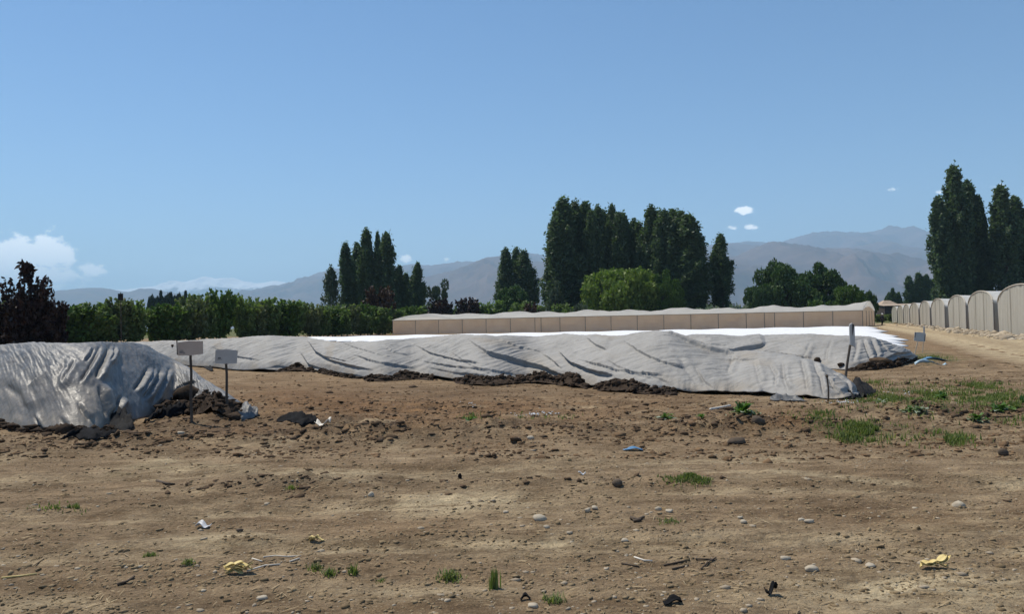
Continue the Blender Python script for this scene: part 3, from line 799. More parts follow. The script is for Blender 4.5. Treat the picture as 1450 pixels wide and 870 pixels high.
# ------------------------------------------------------------------ long low greenhouse
def long_greenhouse():
    A = gpt(np.array(557.0), np.array(474.3)); B = gpt(np.array(1222.0), np.array(463.0)); Cc = gpt(np.array(1238.0), np.array(460.8))
    A = A[:2]; B = B[:2]; D = (Cc[:2] - B)
    ax = (B - A); L = np.linalg.norm(ax); ax /= L
    o = empty('long_greenhouse', (*((A + B) / 2), 0))
    tag(o, 'long low beige-walled greenhouse with a sagging white film roof', 'greenhouse')
    og = (A + B) / 2
    def P(s, w, z):                        # s metres along the front, w 0..1 across the depth
        q = A + ax * s + D * w - og
        return (float(q[0]), float(q[1]), float(z))
    eave = 2.12
    npan = 18
    xs = np.linspace(0, L, npan + 1)
    for i in range(npan):                  # film panels between the posts, each slightly bellied
        a, b = xs[i] + .05, xs[i + 1] - .05
        rows = []
        for z in np.linspace(.02, eave - .03, 5):
            rows.append([P(a + (b - a) * t, -.004 + .012 * math.sin(t * math.pi) * math.sin(z / eave * math.pi) * random.uniform(.5, 1), z) for t in np.linspace(0, 1, 5)])
        mb = MB(); mb.sheet(rows, .012); mb.build('wall_panel', M['film_beige'], o)
    for x in list(xs) + [xs[6] + .9, xs[15] - 1.3]:
        mb = MB(); mb.tube([P(x, -.006, 0), P(x, -.006, eave + .02)], .05, 6); mb.build('post', M['frame'], o)
    mb = MB(); mb.tube([P(0, -.006, eave), P(L, -.006, eave)], .045, 6); mb.build('eave_rail', M['frame'], o)
    # roof: film draped over hoops, sagging between them
    ss = np.linspace(-.15, L + .15, 220); wv = np.linspace(-.012, 1.012, 26)
    hoops = np.array([0.5, 8.0, 15.2, 20.0, 26.5, 33, 40, 46.5, 53, 60, L - .2])
    rows = []
    for s in ss:
        k = np.abs(hoops - s).min()
        i = np.searchsorted(hoops, s); gap = 7 if i in (0, len(hoops)) else hoops[i] - hoops[i - 1]
        sag = .32 * math.sin(min(1, k / gap * 2) * math.pi / 2) ** 1.3
        rise = 1.0 + .10 * math.sin(s * .5) + (.25 if s > L - 8 else 0) * sstep(L - 8, L, s)
        r = []
        for w in wv:
            arch = math.sin(np.clip(w, 0, 1) * math.pi) ** .75
            r.append(P(s, w, eave + .03 + max(0, (rise - sag)) * arch * (.96 + .05 * math.sin(s * 3 + w * 9))))
        rows.append(r)
    mb = MB(); mb.sheet(rows, .012); mb.build('roof_film', M['film_roof'], o, True)
    # right and left end walls with arched heads
    for nm, s, i0 in (('end_wall', L + .02, 0), ('end_wall', -.02, 1)):
        rows = []
        for w in np.linspace(.0, 1, 15):
            top = eave + .0 + (.05 + .55 * math.sin(w * math.pi)) * (1 if i0 == 0 else .9)
            rows.append([P(s, w, z) for z in np.linspace(.02, top, 5)])
        mb = MB(); mb.sheet(rows, .012); mb.build(nm, M['film_beige'], o)
    for w in (.25, .5, .75, 1.0):
        mb = MB(); mb.tube([P(L + .05, w, 0), P(L + .05, w, eave)], .05, 6); mb.build('post', M['frame'], o)
    # back wall
    mb = MB(); mb.sheet([[P(s, 1.0, z) for z in (.02, eave)] for s in np.linspace(0, L, 12)], .012); mb.build('back_wall', M['film_beige'], o)
long_greenhouse()

# ------------------------------------------------------------------ tunnel greenhouses at right
def tunnels():
    # photo columns and rows of the near (right) and far (left) foot of each end wall
    T = [((1407, 472.8), (1372, 468.3)), ((1368, 468.3), (1343.5, 465.0)), ((1338, 464.9), (1319.5, 462.6)), ((1317, 462.5), (1303, 460.9)), ((1301, 460.8), (1289, 459.5)),
         ((1288, 459.4), (1280, 458.6)), ((1279, 458.5), (1271.5, 457.8)), ((1270.5, 457.7), (1263, 457.0)), ((1478, 482.5), (1414, 473.6)), ((1600, 500), (1490, 484.5))]
    base = np.array([gpt(np.array(float(a)), np.array(float(b)))[:2] for t in T[:8] for a, b in t])
    # one straight row: fit a line through the feet
    c = base.mean(0); u, s, vt = np.linalg.svd(base - c); D = vt[0] if vt[0][1] > 0 else -vt[0]
    AX = np.array([D[1], -D[0]])
    if AX[0] < 0: AX = -AX
    def on_line(px):
        dr = rays(np.array(float(px)), np.array(450.0))[:2]
        # c + k D parallel to dr
        k = (c[1] * dr[0] - c[0] * dr[1]) / (D[0] * dr[1] - D[1] * dr[0])
        return c + D * k
    labels = ['tunnel greenhouse, second from the right edge', 'tunnel greenhouse, third from the right edge', 'tunnel greenhouse, fourth from the right edge', 'tunnel greenhouse, fifth from the right edge',
              'tunnel greenhouse, sixth from the right edge', 'small-looking tunnel greenhouse, third from the far end of the row', 'small-looking tunnel greenhouse, second from the far end of the row', 'farthest tunnel greenhouse at the end of the row', 'nearest tunnel greenhouse cut by the right edge']
    H, E = 3.12, 2.12
    for i in range(9):
        n0 = on_line(T[i][0][0]); f0 = on_line(T[i][1][0])
        w = np.linalg.norm(f0 - n0)
        o = empty('tunnel_greenhouse', (n0[0], n0[1], 0))
        tag(o, 'arched white film ' + labels[i], 'greenhouse', 'row of tunnel greenhouses')
        Ln = 28.0
        def P(a, l, z):                     # a 0..1 across the arch from the near foot, l metres into the tunnel
            q = D * (w * a) + AX * l
            return (float(q[0]), float(q[1]), float(z))
        def arch(t):                        # t 0..1 over the arch -> (a, z)
            return .5 - .5 * math.cos(t * math.pi), E + (H - E) * math.sin(t * math.pi) ** .9
        # end wall made of upright film strips
        ns = 8
        for k in range(ns):
            rows = []
            for a in np.linspace(k / ns - .006 * (k > 0), (k + 1) / ns, 3):
                t = math.acos(1 - 2 * min(max(a, 0.0), 1.0)) / math.pi
                top = arch(t)[1] - .02
                rows.append([P(a, .03 * math.sin(a * 40 + z) + .006 * (k % 2), z) for z in np.linspace(.0, top, 6)])
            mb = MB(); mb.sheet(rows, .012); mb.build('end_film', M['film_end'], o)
        for a in (.33, .66):
            t = math.acos(1 - 2 * a) / math.pi
            mb = MB(); mb.tube([P(a, -.05, 0), P(a, -.05, arch(t)[1])], .02, 6); mb.build('end_post', M['film_end'], o)
        mb = MB(); mb.tube([P(*[arch(t)[0], -.02, arch(t)[1] + .02]) for t in np.linspace(0, 1, 17)], .05, 6); mb.build('end_hoop', M['post_pale'], o)
        rows = []
        for l in np.linspace(-.04, Ln, 29):
            sag = .05 * abs(math.sin(l / 2.0 * math.pi))
            rows.append([P(arch(t)[0], l, arch(t)[1] + .03 - sag * math.sin(t * math.pi)) for t in np.linspace(0, 1, 15)])
        mb = MB(); mb.sheet(rows, .012); mb.build('roof_film', M['film_white'], o, True)
        for a in (0.0, 1.0):
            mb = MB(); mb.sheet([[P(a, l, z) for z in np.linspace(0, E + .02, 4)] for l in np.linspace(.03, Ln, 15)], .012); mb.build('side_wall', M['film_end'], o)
        for l in np.arange(0.0, 12, 3.0):
            mb = MB(); mb.tube([P(-.004, l, 0), P(-.004, l, E)], .045, 6); mb.build('post', M['frame'], o)
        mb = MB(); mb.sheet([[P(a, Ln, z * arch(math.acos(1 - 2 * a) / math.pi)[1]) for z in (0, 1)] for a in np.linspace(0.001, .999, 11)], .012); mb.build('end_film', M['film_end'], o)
    return c, D, AX, on_line
TC, TD, TAX, on_line = tunnels()

# dark shed and tan roof at the far end of the road
def sheds():
    p = at_y(np.array(1268.0), np.array(447.0), 250.0)
    o = empty('dark_shed', (p[0], 250, 0))
    mb = MB(); mb.box(-3.2, 12.0, 0, 6, 0, 4.3); mb.build('wall', M['shed_dark'], o)
    mb = MB(); mb.quadbox([(-3.6, -.5, 4.32), (12.4, -.5, 4.32), (12.4, 6.5, 4.9), (-3.6, 6.5, 4.9), (-3.6, -.5, 4.46), (12.4, -.5, 4.46), (12.4, 6.5, 5.04), (-3.6, 6.5, 5.04)]); mb.build('roof', M['shed_tan'], o)
    for x in (-2, 1.2, 4.4, 7.6): 
        mb = MB(); mb.box(x, x + .12, -.06, -.003, 0, 4.28); mb.build('post', M['post'], o)
    tag(o, 'low dark brown shed beyond the person at the end of the road', 'shed')
    q = at_y(np.array(1259.0), np.array(430.0), 262.0)
    o = empty('tan_roofed_hut', (q[0], 262, 0))
    mb = MB(); mb.box(-2.2, 2.2, 0, 4, 0, 5.0); mb.build('wall', M['shed_dark'], o)
    mb = MB(); v = [(-2.7, -.4, 5.02), (2.7, -.4, 5.02), (2.7, 4.4, 5.02), (-2.7, 4.4, 5.02), (-.9, 1.4, 6.3), (.9, 1.4, 6.3), (.9, 2.6, 6.3), (-.9, 2.6, 6.3)]; mb.quadbox(v); mb.build('roof', M['shed_tan'], o)
    tag(o, 'small hut with a tan pitched roof behind the dark shed', 'hut')
sheds()

# ------------------------------------------------------------------ white row covers
def row_covers():
    a = gpt(np.array(1276.0), np.array(489.5))[:2]; b = gpt(np.array(1236.0), np.array(465.4))[:2]
    n = 14
    ds = np.linspace(0, 1, n)
    for i, t in enumerate(ds):
        e = a + (b - a) * t + np.array([random.uniform(-.35, .55), 0])
        xl = np.interp(t, [0, 1], [3.0, -24.0])
        dy = (b[1] - a[1]) / (n - 1)
        wd = dy * 1.02
        nn = 70; m = 9
        xs = np.linspace(xl, e[0], nn)
        rows = []
        for x in xs:
            endf = min(1, (e[0] - x + .02) / 1.6) ** .5 if x > e[0] - 1.6 else 1
            r = []
            for k in range(m):
                s = k / (m - 1)
                hgt = .26 * (math.sin(s * math.pi) ** .65) * (.88 + .14 * math.sin(x * 1.1 + i)) * endf
                y = e[1] + (s - .5) * wd * (1 if endf == 1 else (.35 + .65 * endf))
                r.append((x, y, hgt + .015 + .003 * i))
            rows.append(r)
        mb = MB(); mb.sheet(rows, .008)
        lab = 'long white cloth row cover, %s from the front of the white field' % ORD[i]
        if i == 0: lab = 'nearest long white cloth row cover just behind the grey tarps'
        if i == n - 1: lab = 'farthest white cloth row cover in front of the long greenhouse'
        tag(mb.build('row_cover', M['white_cloth'], None, True), lab, 'row cover', 'white row covers in the field')
row_covers()

# ------------------------------------------------------------------ tarped heaps
def polydist(q, line):
    """distance to a polyline in pixels and the signed side (positive = above/right of it)"""
    near = np.zeros((len(q), 2)); best = np.full(len(q), 1e9); side = np.zeros(len(q)); tt = np.zeros(len(q))
    line = np.array(line, float)
    n = len(line) - 1
    for i in range(n):
        a, b = line[i], line[i + 1]; ab = b - a
        t = np.clip(((q - a) @ ab) / (ab @ ab), 0, 1)
        p = a + t[:, None] * ab
        d = np.linalg.norm(q - p, axis=1)
        cr = ab[0] * (q[:, 1] - a[1]) - ab[1] * (q[:, 0] - a[0])
        m = d < best
        best[m] = d[m]; near[m] = p[m]; side[m] = -np.sign(cr[m]); tt[m] = (i + t[m]) / n
    return best, side, tt, near

def heap(name, label, foot, crest, width, mat, folds, nx, nt_, wr, seed, lift=.05, dustf=None, sharp=.85):
    foot = np.array(foot, float); crest = np.array(crest, float)
    x0 = max(foot[0, 0], crest[0, 0]); x1 = min(foot[-1, 0], crest[-1, 0])
    xs = np.linspace(x0, x1, nx)
    fy = np.interp(xs, foot[:, 0], foot[:, 1]); cyv = np.interp(xs, crest[:, 0], crest[:, 1])
    k = np.hanning(2 * (nx // 110) + 3); k /= k.sum(); h = len(k) // 2
    fy = np.convolve(np.pad(fy, h, 'edge'), k, 'valid'); cyv = np.convolve(np.pad(cyv, h, 'edge'), k, 'valid')
    cyv = cyv + .9 * fbm(xs * .02, xs * 0 + seed + 4, 2, seed + 2)
    F = flat_ground(xs, fy)
    ks = np.hanning(2 * (nx // 20) + 3); ks /= ks.sum(); hs = len(ks) // 2
    for c_ in range(2): F[:, c_] = np.convolve(np.pad(F[:, c_], hs, 'reflect', reflect_type='odd'), ks, 'valid')
    F[:, 2] = 0.0
    Fd = np.linalg.norm(F[:, :2], axis=1)
    wd = width(xs) if callable(width) else np.full(nx, width)
    dirs = rays(xs, cyv); hl = np.linalg.norm(dirs[:, :2], axis=1)
    C = np.array([0, 0, CAMH]) + dirs * ((Fd + wd) / hl)[:, None]
    C[:, 2] = np.maximum(C[:, 2], .05)
    B = F + (C - F) * 1.95; B[:, 2] = -.03
    t = np.r_[np.linspace(0, 1, nt_) ** 1.0, 1 + np.linspace(0, 1, nt_ // 3)[1:]]
    T, Xp = np.meshgrid(t, xs)
    lf = lift * (.6 + .9 * np.clip(fbm(xs * .02, xs * 0, 3, seed + 7) + .3, 0, 1.2))
    Fz = F[:, 2] + lf
    tf = np.clip(T, 0, 1); tb = np.clip(T - 1, 0, 1)
    P = F[:, None] * (1 - tf[..., None]) + C[:, None] * tf[..., None]
    P[..., 2] = Fz[:, None] + (C[:, 2] - Fz)[:, None] * (.45 * tf + .55 * np.sin(tf * math.pi / 2) ** sharp)
    jit = np.exp(-tf * 9) * (.13 * fbm(xs * .035, xs * 0 + seed, 3, seed, .5))[:, None]
    P[..., :2] += (F[:, None, :2] / Fd[:, None, None]) * jit[..., None]
    back = T > 1
    Pb = C[:, None] * (1 - tb[..., None]) + B[:, None] * tb[..., None]
    Pb[..., 2] = B[:, None, 2] + (C[:, 2] - B[:, 2])[:, None] * np.cos(tb * math.pi / 2) ** sharp
    P[back] = Pb[back]
    n, m = T.shape
    du = np.gradient(P, axis=0); dv = np.gradient(P, axis=1)
    Nn = np.cross(du, dv); Nn /= np.linalg.norm(Nn, axis=2, keepdims=True) + 1e-9
    Nn[Nn[..., 2] < 0] *= -1
    q = project(P).reshape(-1, 2)
    disp = np.zeros(n * m); shift = np.zeros((n * m, 2))
    for line, wpx, amp in folds:
        d, sd_, tt, nr = polydist(q, line)
        s = d * sd_ / wpx
        fade = np.clip(np.minimum(tt * 4, (1 - tt) * 6), .0, 1) * (1 - sstep(4, 6.5, np.abs(s)))
        ln = np.array(line, float); ext = np.abs(ln[-1] - ln[0])
        if ext[1] > ext[0] * 1.1:                  # upright folds are soft rounded pleats
            disp += .62 * amp * fade * (np.exp(-((s - 1.1) / .9) ** 2) + .3 * np.exp(-((s - 2.6) / 1.6) ** 2) - .9 * np.exp(-((s + .15) / .5) ** 2))
            continue
        step = sstep(-.16, .16, s)
        disp += .72 * amp * fade * (step * (1.0 * np.exp(-np.abs(s) / 1.7) + .25 * np.exp(-((s - 2.5) / 1.6) ** 2)) - (1 - step) * .7 * np.exp(-np.abs(s) / .7))
        pull = fade * step * np.exp(-np.abs(s) / .5) * .55 * wpx * min(1.0, amp / .1)
        shift += (nr - q) / (d[:, None] + .3) * pull[:, None]
    disp *= 1 - .75 * back.reshape(-1)
    L = np.r_[0, np.cumsum(np.linalg.norm(np.diff(F[:, :2], axis=0), axis=1))]
    U = L[:, None] + 0 * T; Vv = T * wd[:, None]
    disp = disp + wr(U, Vv, T).reshape(-1)
    edge = np.minimum(1, tf * 6 + .25)
    D3 = disp.reshape(n, m) * edge
    P = P + Nn * D3[..., None]
    mpp = (P[..., 1] / FPX) * (~back)
    P[..., 0] += shift[:, 0].reshape(n, m) * mpp; P[..., 2] -= shift[:, 1].reshape(n, m) * mpp
    P[..., 2] = np.maximum(P[..., 2], gh(P[..., 0], P[..., 1]) * (np.abs(T) > .0) + .012)
    i, j = np.meshgrid(np.arange(n - 1), np.arange(m - 1), indexing='ij')
    Fc = np.stack([i * m + j, (i + 1) * m + j, (i + 1) * m + j + 1, i * m + j + 1], -1).reshape(-1, 4)
    me = mesh_np(name, P.reshape(-1, 3), Fc, True)
    dust = np.clip(.75 * (1 - sstep(0, .22, T)) * sstep(-.3, .4, fbm(U * 1.2, Vv * 2, 3, seed)) + .5 * sstep(.15, .6, fbm(U * .6, Vv * .9, 4, seed + 3)), 0, .8)
    if dustf is not None: dust = np.clip(dust + dustf(q).reshape(n, m), 0, 1)
    attr(me, 'dust', dust)
    o = link(name, me, mat)
    so = o.modifiers.new('thick', 'SOLIDIFY'); so.thickness = .012; so.offset = -1
    tag(o, label, 'tarp')
    return o, F, C

def wr_mid(U, V, T):
    a = U * .75 - V * 1.4
    d = .05 * (ridged(a * .9, V * .35 + U * .12, 3, 71) - .35) + .036 * ridged(a * 3.2 + .5 * perlin(U * .7, V, 6), V * .8 + U * .2, 3, 81) + .03 * fbm(U * .6, V * .8, 2, 91) + .016 * ridged(a * 7 + .6 * fbm(U, V * 2, 2, 5), V * 1.6 + U * .4, 2, 95)
    return d * (.45 + .55 * np.sin(np.clip(T, 0, 1.2) / 1.2 * math.pi)) * .62

def wr_left(U, V, T):
    d = .03 * fbm(U * .8, V * .9, 3, 171) + .012 * ridged(U * 3.0 + V * 1.2, V * .7, 3, 181) + .006 * fbm(U * 7, V * 8, 4, 191) + .012 * ridged(U * 7 + V * 3, V * 1.8, 2, 195)
    return d * (.4 + .6 * np.sin(np.clip(T, 0, 1.2) / 1.2 * math.pi))

MIDF = [
    ([(433, 482), (450, 500), (472, 512), (500, 520), (530, 526)], 4.5, .11), ([(425, 500), (440, 518), (470, 526), (520, 534)], 4, .10), ([(380, 519), (420, 522), (440, 527)], 3, .07),
    ([(455, 505), (480, 511), (500, 516)], 3, .04), ([(540, 492), (560, 503), (580, 508)], 4, .05), ([(480, 486), (520, 500), (560, 512)], 4, .03),
    ([(662, 482), (690, 503), (730, 514), (770, 523), (805, 535), (830, 547)], 5.5, .14), ([(768, 505), (785, 514), (800, 526)], 3.5, .06), ([(791, 499), (815, 518), (850, 530), (872, 534)], 6, .13),
    ([(830, 480), (845, 491), (862, 498)], 5, .07), ([(868, 537), (900, 546), (936, 554)], 4, .10), ([(855, 512), (900, 533), (930, 540)], 5, .04), ([(905, 528), (950, 545)], 4, .04),
    ([(940, 471), (952, 475), (975, 487), (1005, 499), (1028, 505), (1040, 506)], 4.5, .12), ([(985, 525), (1000, 545), (1020, 556)], 5, .06), ([(955, 500), (975, 530), (990, 548)], 6, .035),
    ([(1042, 503), (1036, 520), (1030, 532)], 5, .04), ([(1068, 512), (1074, 530), (1078, 548)], 5, .035), ([(1090, 520), (1100, 535), (1098, 552)], 4, .04), ([(1110, 515), (1112, 540), (1118, 556)], 5, .05), ([(1135, 512), (1142, 535), (1146, 560)], 5, .06),
    ([(1150, 515), (1162, 540), (1168, 565)], 4, .06), ([(1172, 540), (1180, 552), (1195, 562)], 3.5, .08), ([(1176, 532), (1196, 545), (1206, 560)], 4, .06), ([(320, 526), (360, 524), (400, 519)], 3, .08), ([(575, 486), (610, 502), (650, 512), (690, 520)], 4, .06), ([(700, 484), (735, 497), (775, 505)], 4, .05), ([(880, 482), (905, 500), (940, 516), (975, 526)], 5, .06), ([(590, 512), (640, 520), (690, 527), (740, 533)], 3, .05), ([(300, 492), (330, 505), (370, 512)], 4, .05), ([(500, 505), (540, 517), (590, 524)], 3.5, .06), ([(820, 512), (860, 524), (905, 532), (950, 536)], 4, .06), ([(1000, 512), (1045, 515), (1085, 512)], 4, .04), ([(640, 528), (680, 533), (730, 538)], 3, .05), ([(905, 545), (950, 551), (1000, 555)], 3, .06), ([(600, 520), (650, 530), (690, 533)], 4, .03), ([(640, 500), (672, 522), (700, 534)], 5, .03)]
LEFTF = [
    ([(157, 489), (150, 505), (139, 525), (136, 540)], 5, .10), ([(163, 490), (158, 505), (150, 517)], 3, .06), ([(143, 490), (133, 510), (122, 530), (112, 545)], 4, .07), ([(211, 519), (200, 538), (188, 556)], 4.5, .10), ([(229, 521), (215, 545), (201, 568)], 4.5, .09), ([(220, 520), (207, 542), (196, 560)], 3, .06), ([(240, 522), (228, 545), (214, 575)], 4, .06),
    ([(138, 548), (146, 570), (152, 591)], 5, .11), ([(170, 562), (163, 577), (160, 589)], 5, .12), ([(49, 588), (57, 603), (65, 615)], 4, .10), ([(14, 602), (24, 606), (36, 616)], 4, .12), ([(110, 572), (118, 586), (128, 597)], 4, .06), ([(84, 514), (66, 534), (43, 549)], 7, .07), ([(94, 508), (88, 530), (82, 552)], 6, .05), ([(108, 510), (98, 530), (92, 548)], 4, .06), ([(85, 590), (95, 605), (99, 617)], 5, .05), ([(0, 540), (30, 560), (40, 585)], 10, .05), ([(240, 560), (262, 545), (285, 540)], 7, .05), ([(118, 515), (128, 505), (132, 495)], 3, .04)]
BACKF = [
    ([(985, 490), (1000, 497), (1018, 501), (1040, 500), (1078, 492), (1085, 490)], 4, .16), ([(970, 478), (1000, 492), (1040, 496)], 4, .06), ([(1075, 500), (1092, 503), (1115, 506), (1140, 509), (1150, 511)], 3.5, .11), ([(1150, 486), (1142, 505), (1138, 520)], 4, .05), ([(1180, 482), (1172, 500), (1170, 515)], 4, .05), ([(1222, 482), (1228, 500), (1235, 515)], 3, .08), ([(1232, 480), (1238, 495), (1242, 510)], 3, .08), ([(1215, 482), (1213, 500), (1208, 515)], 4, .05), ([(1243, 482), (1255, 500), (1275, 508)], 4, .06), ([(1250, 521), (1270, 508), (1292, 503)], 4, .10), ([(1238, 518), (1262, 505), (1285, 500)], 3.5, .09), ([(1262, 523), (1280, 513), (1296, 506)], 3, .07), ([(1100, 480), (1130, 492), (1145, 500)], 5, .04)]

tA, FA, CA = heap('grey_tarp', 'glossy light grey tarp over the heap at the left edge', [(-160, 597), (-60, 603), (0, 608), (60, 616), (100, 620), (140, 615), (170, 604), (200, 596), (225, 588), (250, 580), (275, 588), (310, 596), (352, 594), (364, 590)],
    [(-160, 506), (-60, 495), (0, 490), (40, 487), (90, 488), (150, 485.5), (186, 486.5), (206, 490), (222, 500), (240, 508), (258, 517), (280, 532), (305, 549), (330, 566), (350, 578), (364, 588)],
    lambda x: np.interp(x, [-160, 200, 300, 364], [2.3, 2.2, 1.3, .35]), M['tarp_gloss'], LEFTF, 620, 110, wr_left, 11, .03,
    lambda q: .45 * blob(q, 30, 560, 70, 30) + .45 * blob(q, 20, 600, 60, 14), .78)
tC, FC, CC = heap('grey_tarp', 'grey tarp on the rear heap with its end gathered beside the small leaning sign', [(880, 520), (1000, 522), (1100, 522), (1160, 524), (1200, 526), (1240, 525), (1270, 522), (1290, 515), (1297, 508)],
    [(880, 490), (940, 484), (968, 478), (1000, 476), (1050, 478), (1100, 476), (1150, 475), (1190, 477), (1215, 478), (1232, 478), (1250, 485), (1268, 493), (1285, 500), (1297, 505)],
    lambda x: np.interp(x, [880, 1200, 1260, 1297], [2.2, 2.2, 1.6, .4]), M['tarp'], BACKF, 420, 80, wr_mid, 31, .03)
tB, FB, CB = heap('grey_tarp', 'long grey tarp on the windrow running across the middle', [(120, 512), (230, 516), (330, 526), (400, 528), (430, 524), (470, 531), (520, 540), (560, 538), (600, 534), (650, 543), (700, 546), (740, 541), (800, 543), (830, 550), (880, 554), (930, 557), (1000, 559), (1050, 560), (1090, 563), (1130, 566), (1180, 570), (1205, 570), (1216, 566)],
    [(120, 488), (190, 486), (240, 484), (270, 484), (300, 482), (340, 480), (380, 477.5), (430, 479), (455, 484), (480, 487.5), (520, 486), (560, 484), (620, 478.5), (660, 475), (700, 478), (760, 479), (800, 475), (850, 479), (885, 478), (910, 472), (930, 470.5), (948, 473), (970, 484), (1000, 494), (1030, 504), (1060, 500.5), (1090, 502), (1120, 506), (1150, 514), (1175, 527), (1195, 540), (1210, 556), (1216, 563)],
    lambda x: np.interp(x, [120, 900, 1100, 1180, 1216], [2.4, 2.0, 1.7, 1.1, .3]), M['tarp'], MIDF, 1000, 100, wr_mid, 51, .07)

# exposed dark manure along the feet of the tarps
def lumps(P, size, seed, ico=1, rough=.24, flat=.62):
    """many distorted lumps joined in one mesh"""
    bm = bmesh.new(); bmesh.ops.create_icosphere(bm, subdivisions=ico, radius=1.0); bm.verts.ensure_lookup_table()
    bv = np.array([v.co for v in bm.verts]); bf = np.array([[v.index for v in f.verts] for f in bm.faces]); bm.free()
    g = np.random.default_rng(seed); n = len(P)
    V = bv[None] * (1 + g.normal(size=(n, len(bv), 1)) * rough) + g.normal(size=(n, len(bv), 3)) * rough * .6
    V = V * g.uniform(.55, 1.3, (n, 1, 3)) * np.array([1, 1, flat])
    a = g.uniform(0, 6.28, n); c, s = np.cos(a)[:, None], np.sin(a)[:, None]
    V = np.stack([V[..., 0] * c - V[..., 1] * s, V[..., 0] * s + V[..., 1] * c, V[..., 2]], -1) * np.asarray(size).reshape(-1, 1, 1) + P[:, None]
    F = bf[None] + (np.arange(n) * len(bv))[:, None, None]
    return V.reshape(-1, 3), F.reshape(-1, 3)

def manure_bank(label, F, ix0, ix1, hmax, out, inn, seed, keep=None):
    Fs = F[ix0:ix1:2]
    dirn = Fs[:, :2] / np.linalg.norm(Fs[:, :2], axis=1, keepdims=True)
    s = np.linspace(-1, 1, 26)
    X = Fs[:, None, 0] + dirn[:, None, 0] * np.where(s < 0, s * out, s * inn)[None]
    Y = Fs[:, None, 1] + dirn[:, None, 1] * np.where(s < 0, s * out, s * inn)[None]
    L = np.r_[0, np.cumsum(np.linalg.norm(np.diff(Fs[:, :2], axis=0), axis=1))]
    k = np.clip(.55 + 1.1 * fbm(L * .7, L * 0, 3, seed), 0.05, 1.2) * np.clip(np.minimum(L, L[-1] - L) / .8, 0, 1)
    if keep is not None: k = k * keep(project(Fs)[:, 0])
    prof = np.cos(np.clip(s + .25, -1, 1) * math.pi / 2) ** 1.2
    Z = gh(X, Y) - .02 + hmax * k[:, None] * prof[None] * (.75 + .5 * ridged(X * 3.1, Y * 3.1, 3, seed) * .6 + .4 * fbm(X * 8, Y * 8, 2, seed))
    n, m = Z.shape
    i, j = np.meshgrid(np.arange(n - 1), np.arange(m - 1), indexing='ij')
    Fc = np.stack([i * m + j, (i + 1) * m + j, (i + 1) * m + j + 1, i * m + j + 1], -1).reshape(-1, 4)[:, ::-1]
    V = np.stack([X, Y, Z], -1).reshape(-1, 3)
    o = empty('manure_bank', (*Fs[len(Fs) // 2][:2], 0)); off = np.array([*Fs[len(Fs) // 2][:2], 0])
    link('bank', mesh_np('bank', V - off, Fc, True), M['manure'], o)
    g = np.random.default_rng(seed); cnt = int(L[-1] * 150)
    a = g.integers(0, n, cnt); b = np.clip(g.normal(.40, .16, cnt) * m, 0, m - 1).astype(int)
    kk = k[a] > .12
    a, b = a[kk], b[kk]
    P = np.stack([X[a, b], Y[a, b], Z[a, b]], 1) + g.normal(size=(len(a), 3)) * .02
    sz = g.gamma(2.0, .016, len(a)) + .012
    LV, LF = lumps(P, np.minimum(sz, .11), seed)
    c = link('clods', mesh_np('clods', LV - off, LF), M['manure'], o); c['kind'] = 'stuff'
    tag(o, label, 'manure')
def ixr(F, x0, x1):
    q = project(F)[:, 0]
    return int(np.searchsorted(q, x0)), int(np.searchsorted(q, x1))
manure_bank('bank of dark crumbly manure along the foot of the long middle tarp', FB, *ixr(FB, 385, 1110), .24, .62, .5, 3, lambda x: np.interp(x, [385, 420, 450, 500, 560, 640, 900, 940, 1040, 1110], [.4, .9, .9, .5, .8, 1, .9, .6, .5, .3]))
manure_bank('mound of dark manure spilling out under the left heap behind the two signs', FA, *ixr(FA, 205, 362), .34, .75, .8, 5, lambda x: np.interp(x, [205, 235, 270, 300, 362], [.4, .9, 1.1, 1.0, .6]))
manure_bank('thin line of dark soil along the foot of the glossy left tarp', FA, *ixr(FA, -60, 205), .10, .35, .3, 7)
manure_bank('dark soil along the foot of the rear tarp', FC, *ixr(FC, 1195, 1297), .16, .45, .4, 9)

# loose flaps of tarp edge lying on the ground; some carry shadow in their colour
def flap(label, pts_px, h, depth, mat, seed, name='tarp_flap'):
    P = gpt(np.array([p[0] for p in pts_px], float), np.array([p[1] for p in pts_px], float))
    L = np.linspace(0, 1, 22); q = np.stack([np.interp(L, np.linspace(0, 1, len(P)), P[:, k]) for k in range(3)], 1)
    org = q[11].copy()
    rows = []
    for k, s in enumerate(np.linspace(0, 1, 9)):
        w = np.sin(L * math.pi) ** .6
        dx = q.copy(); dx[:, 1] += (s - .3) * depth * (.4 + .6 * w)
        hh = h * w * np.sin(s * math.pi * .62) * (1 + .9 * fbm(L * 7, L * 0 + s * 2, 3, seed)) + .05 * h / .1 * fbm(L * 13, L * 0 + s * 5, 3, seed)
        dx[:, 2] = gh(dx[:, 0], dx[:, 1]) + .014 + np.maximum(hh, 0)
        rows.append(dx - org)
    mb = MB(); mb.sheet(rows, .006)
    tag(mb.build(name, mat, None, True, org), label, 'tarp flap')
flap('lifted tarp edge, cavity shadow painted black, on the ground below the glossy left tarp', [(84, 625), (110, 621), (135, 622), (166, 624)], .09, .3, M['black'], 1)  # black colour stands in for the shaded cavity under the edge
flap('tented tarp corner over soil, the shadow under it painted dark, at the foot of the left tarp', [(136, 612), (150, 605), (165, 607), (182, 613)], .17, .5, M['tarp_dark'], 2)  # dark colour stands in for the shade inside the tented corner
flap('grey tarp scrap lying over the manure right of the second sign', [(332, 590), (347, 589), (362, 592)], .09, .4, M['tarp_gloss'], 3)
flap('black tarp scrap on the ground right of the two signs', [(388, 598), (410, 599), (430, 600), (447, 601)], .09, .4, M['black'], 4)
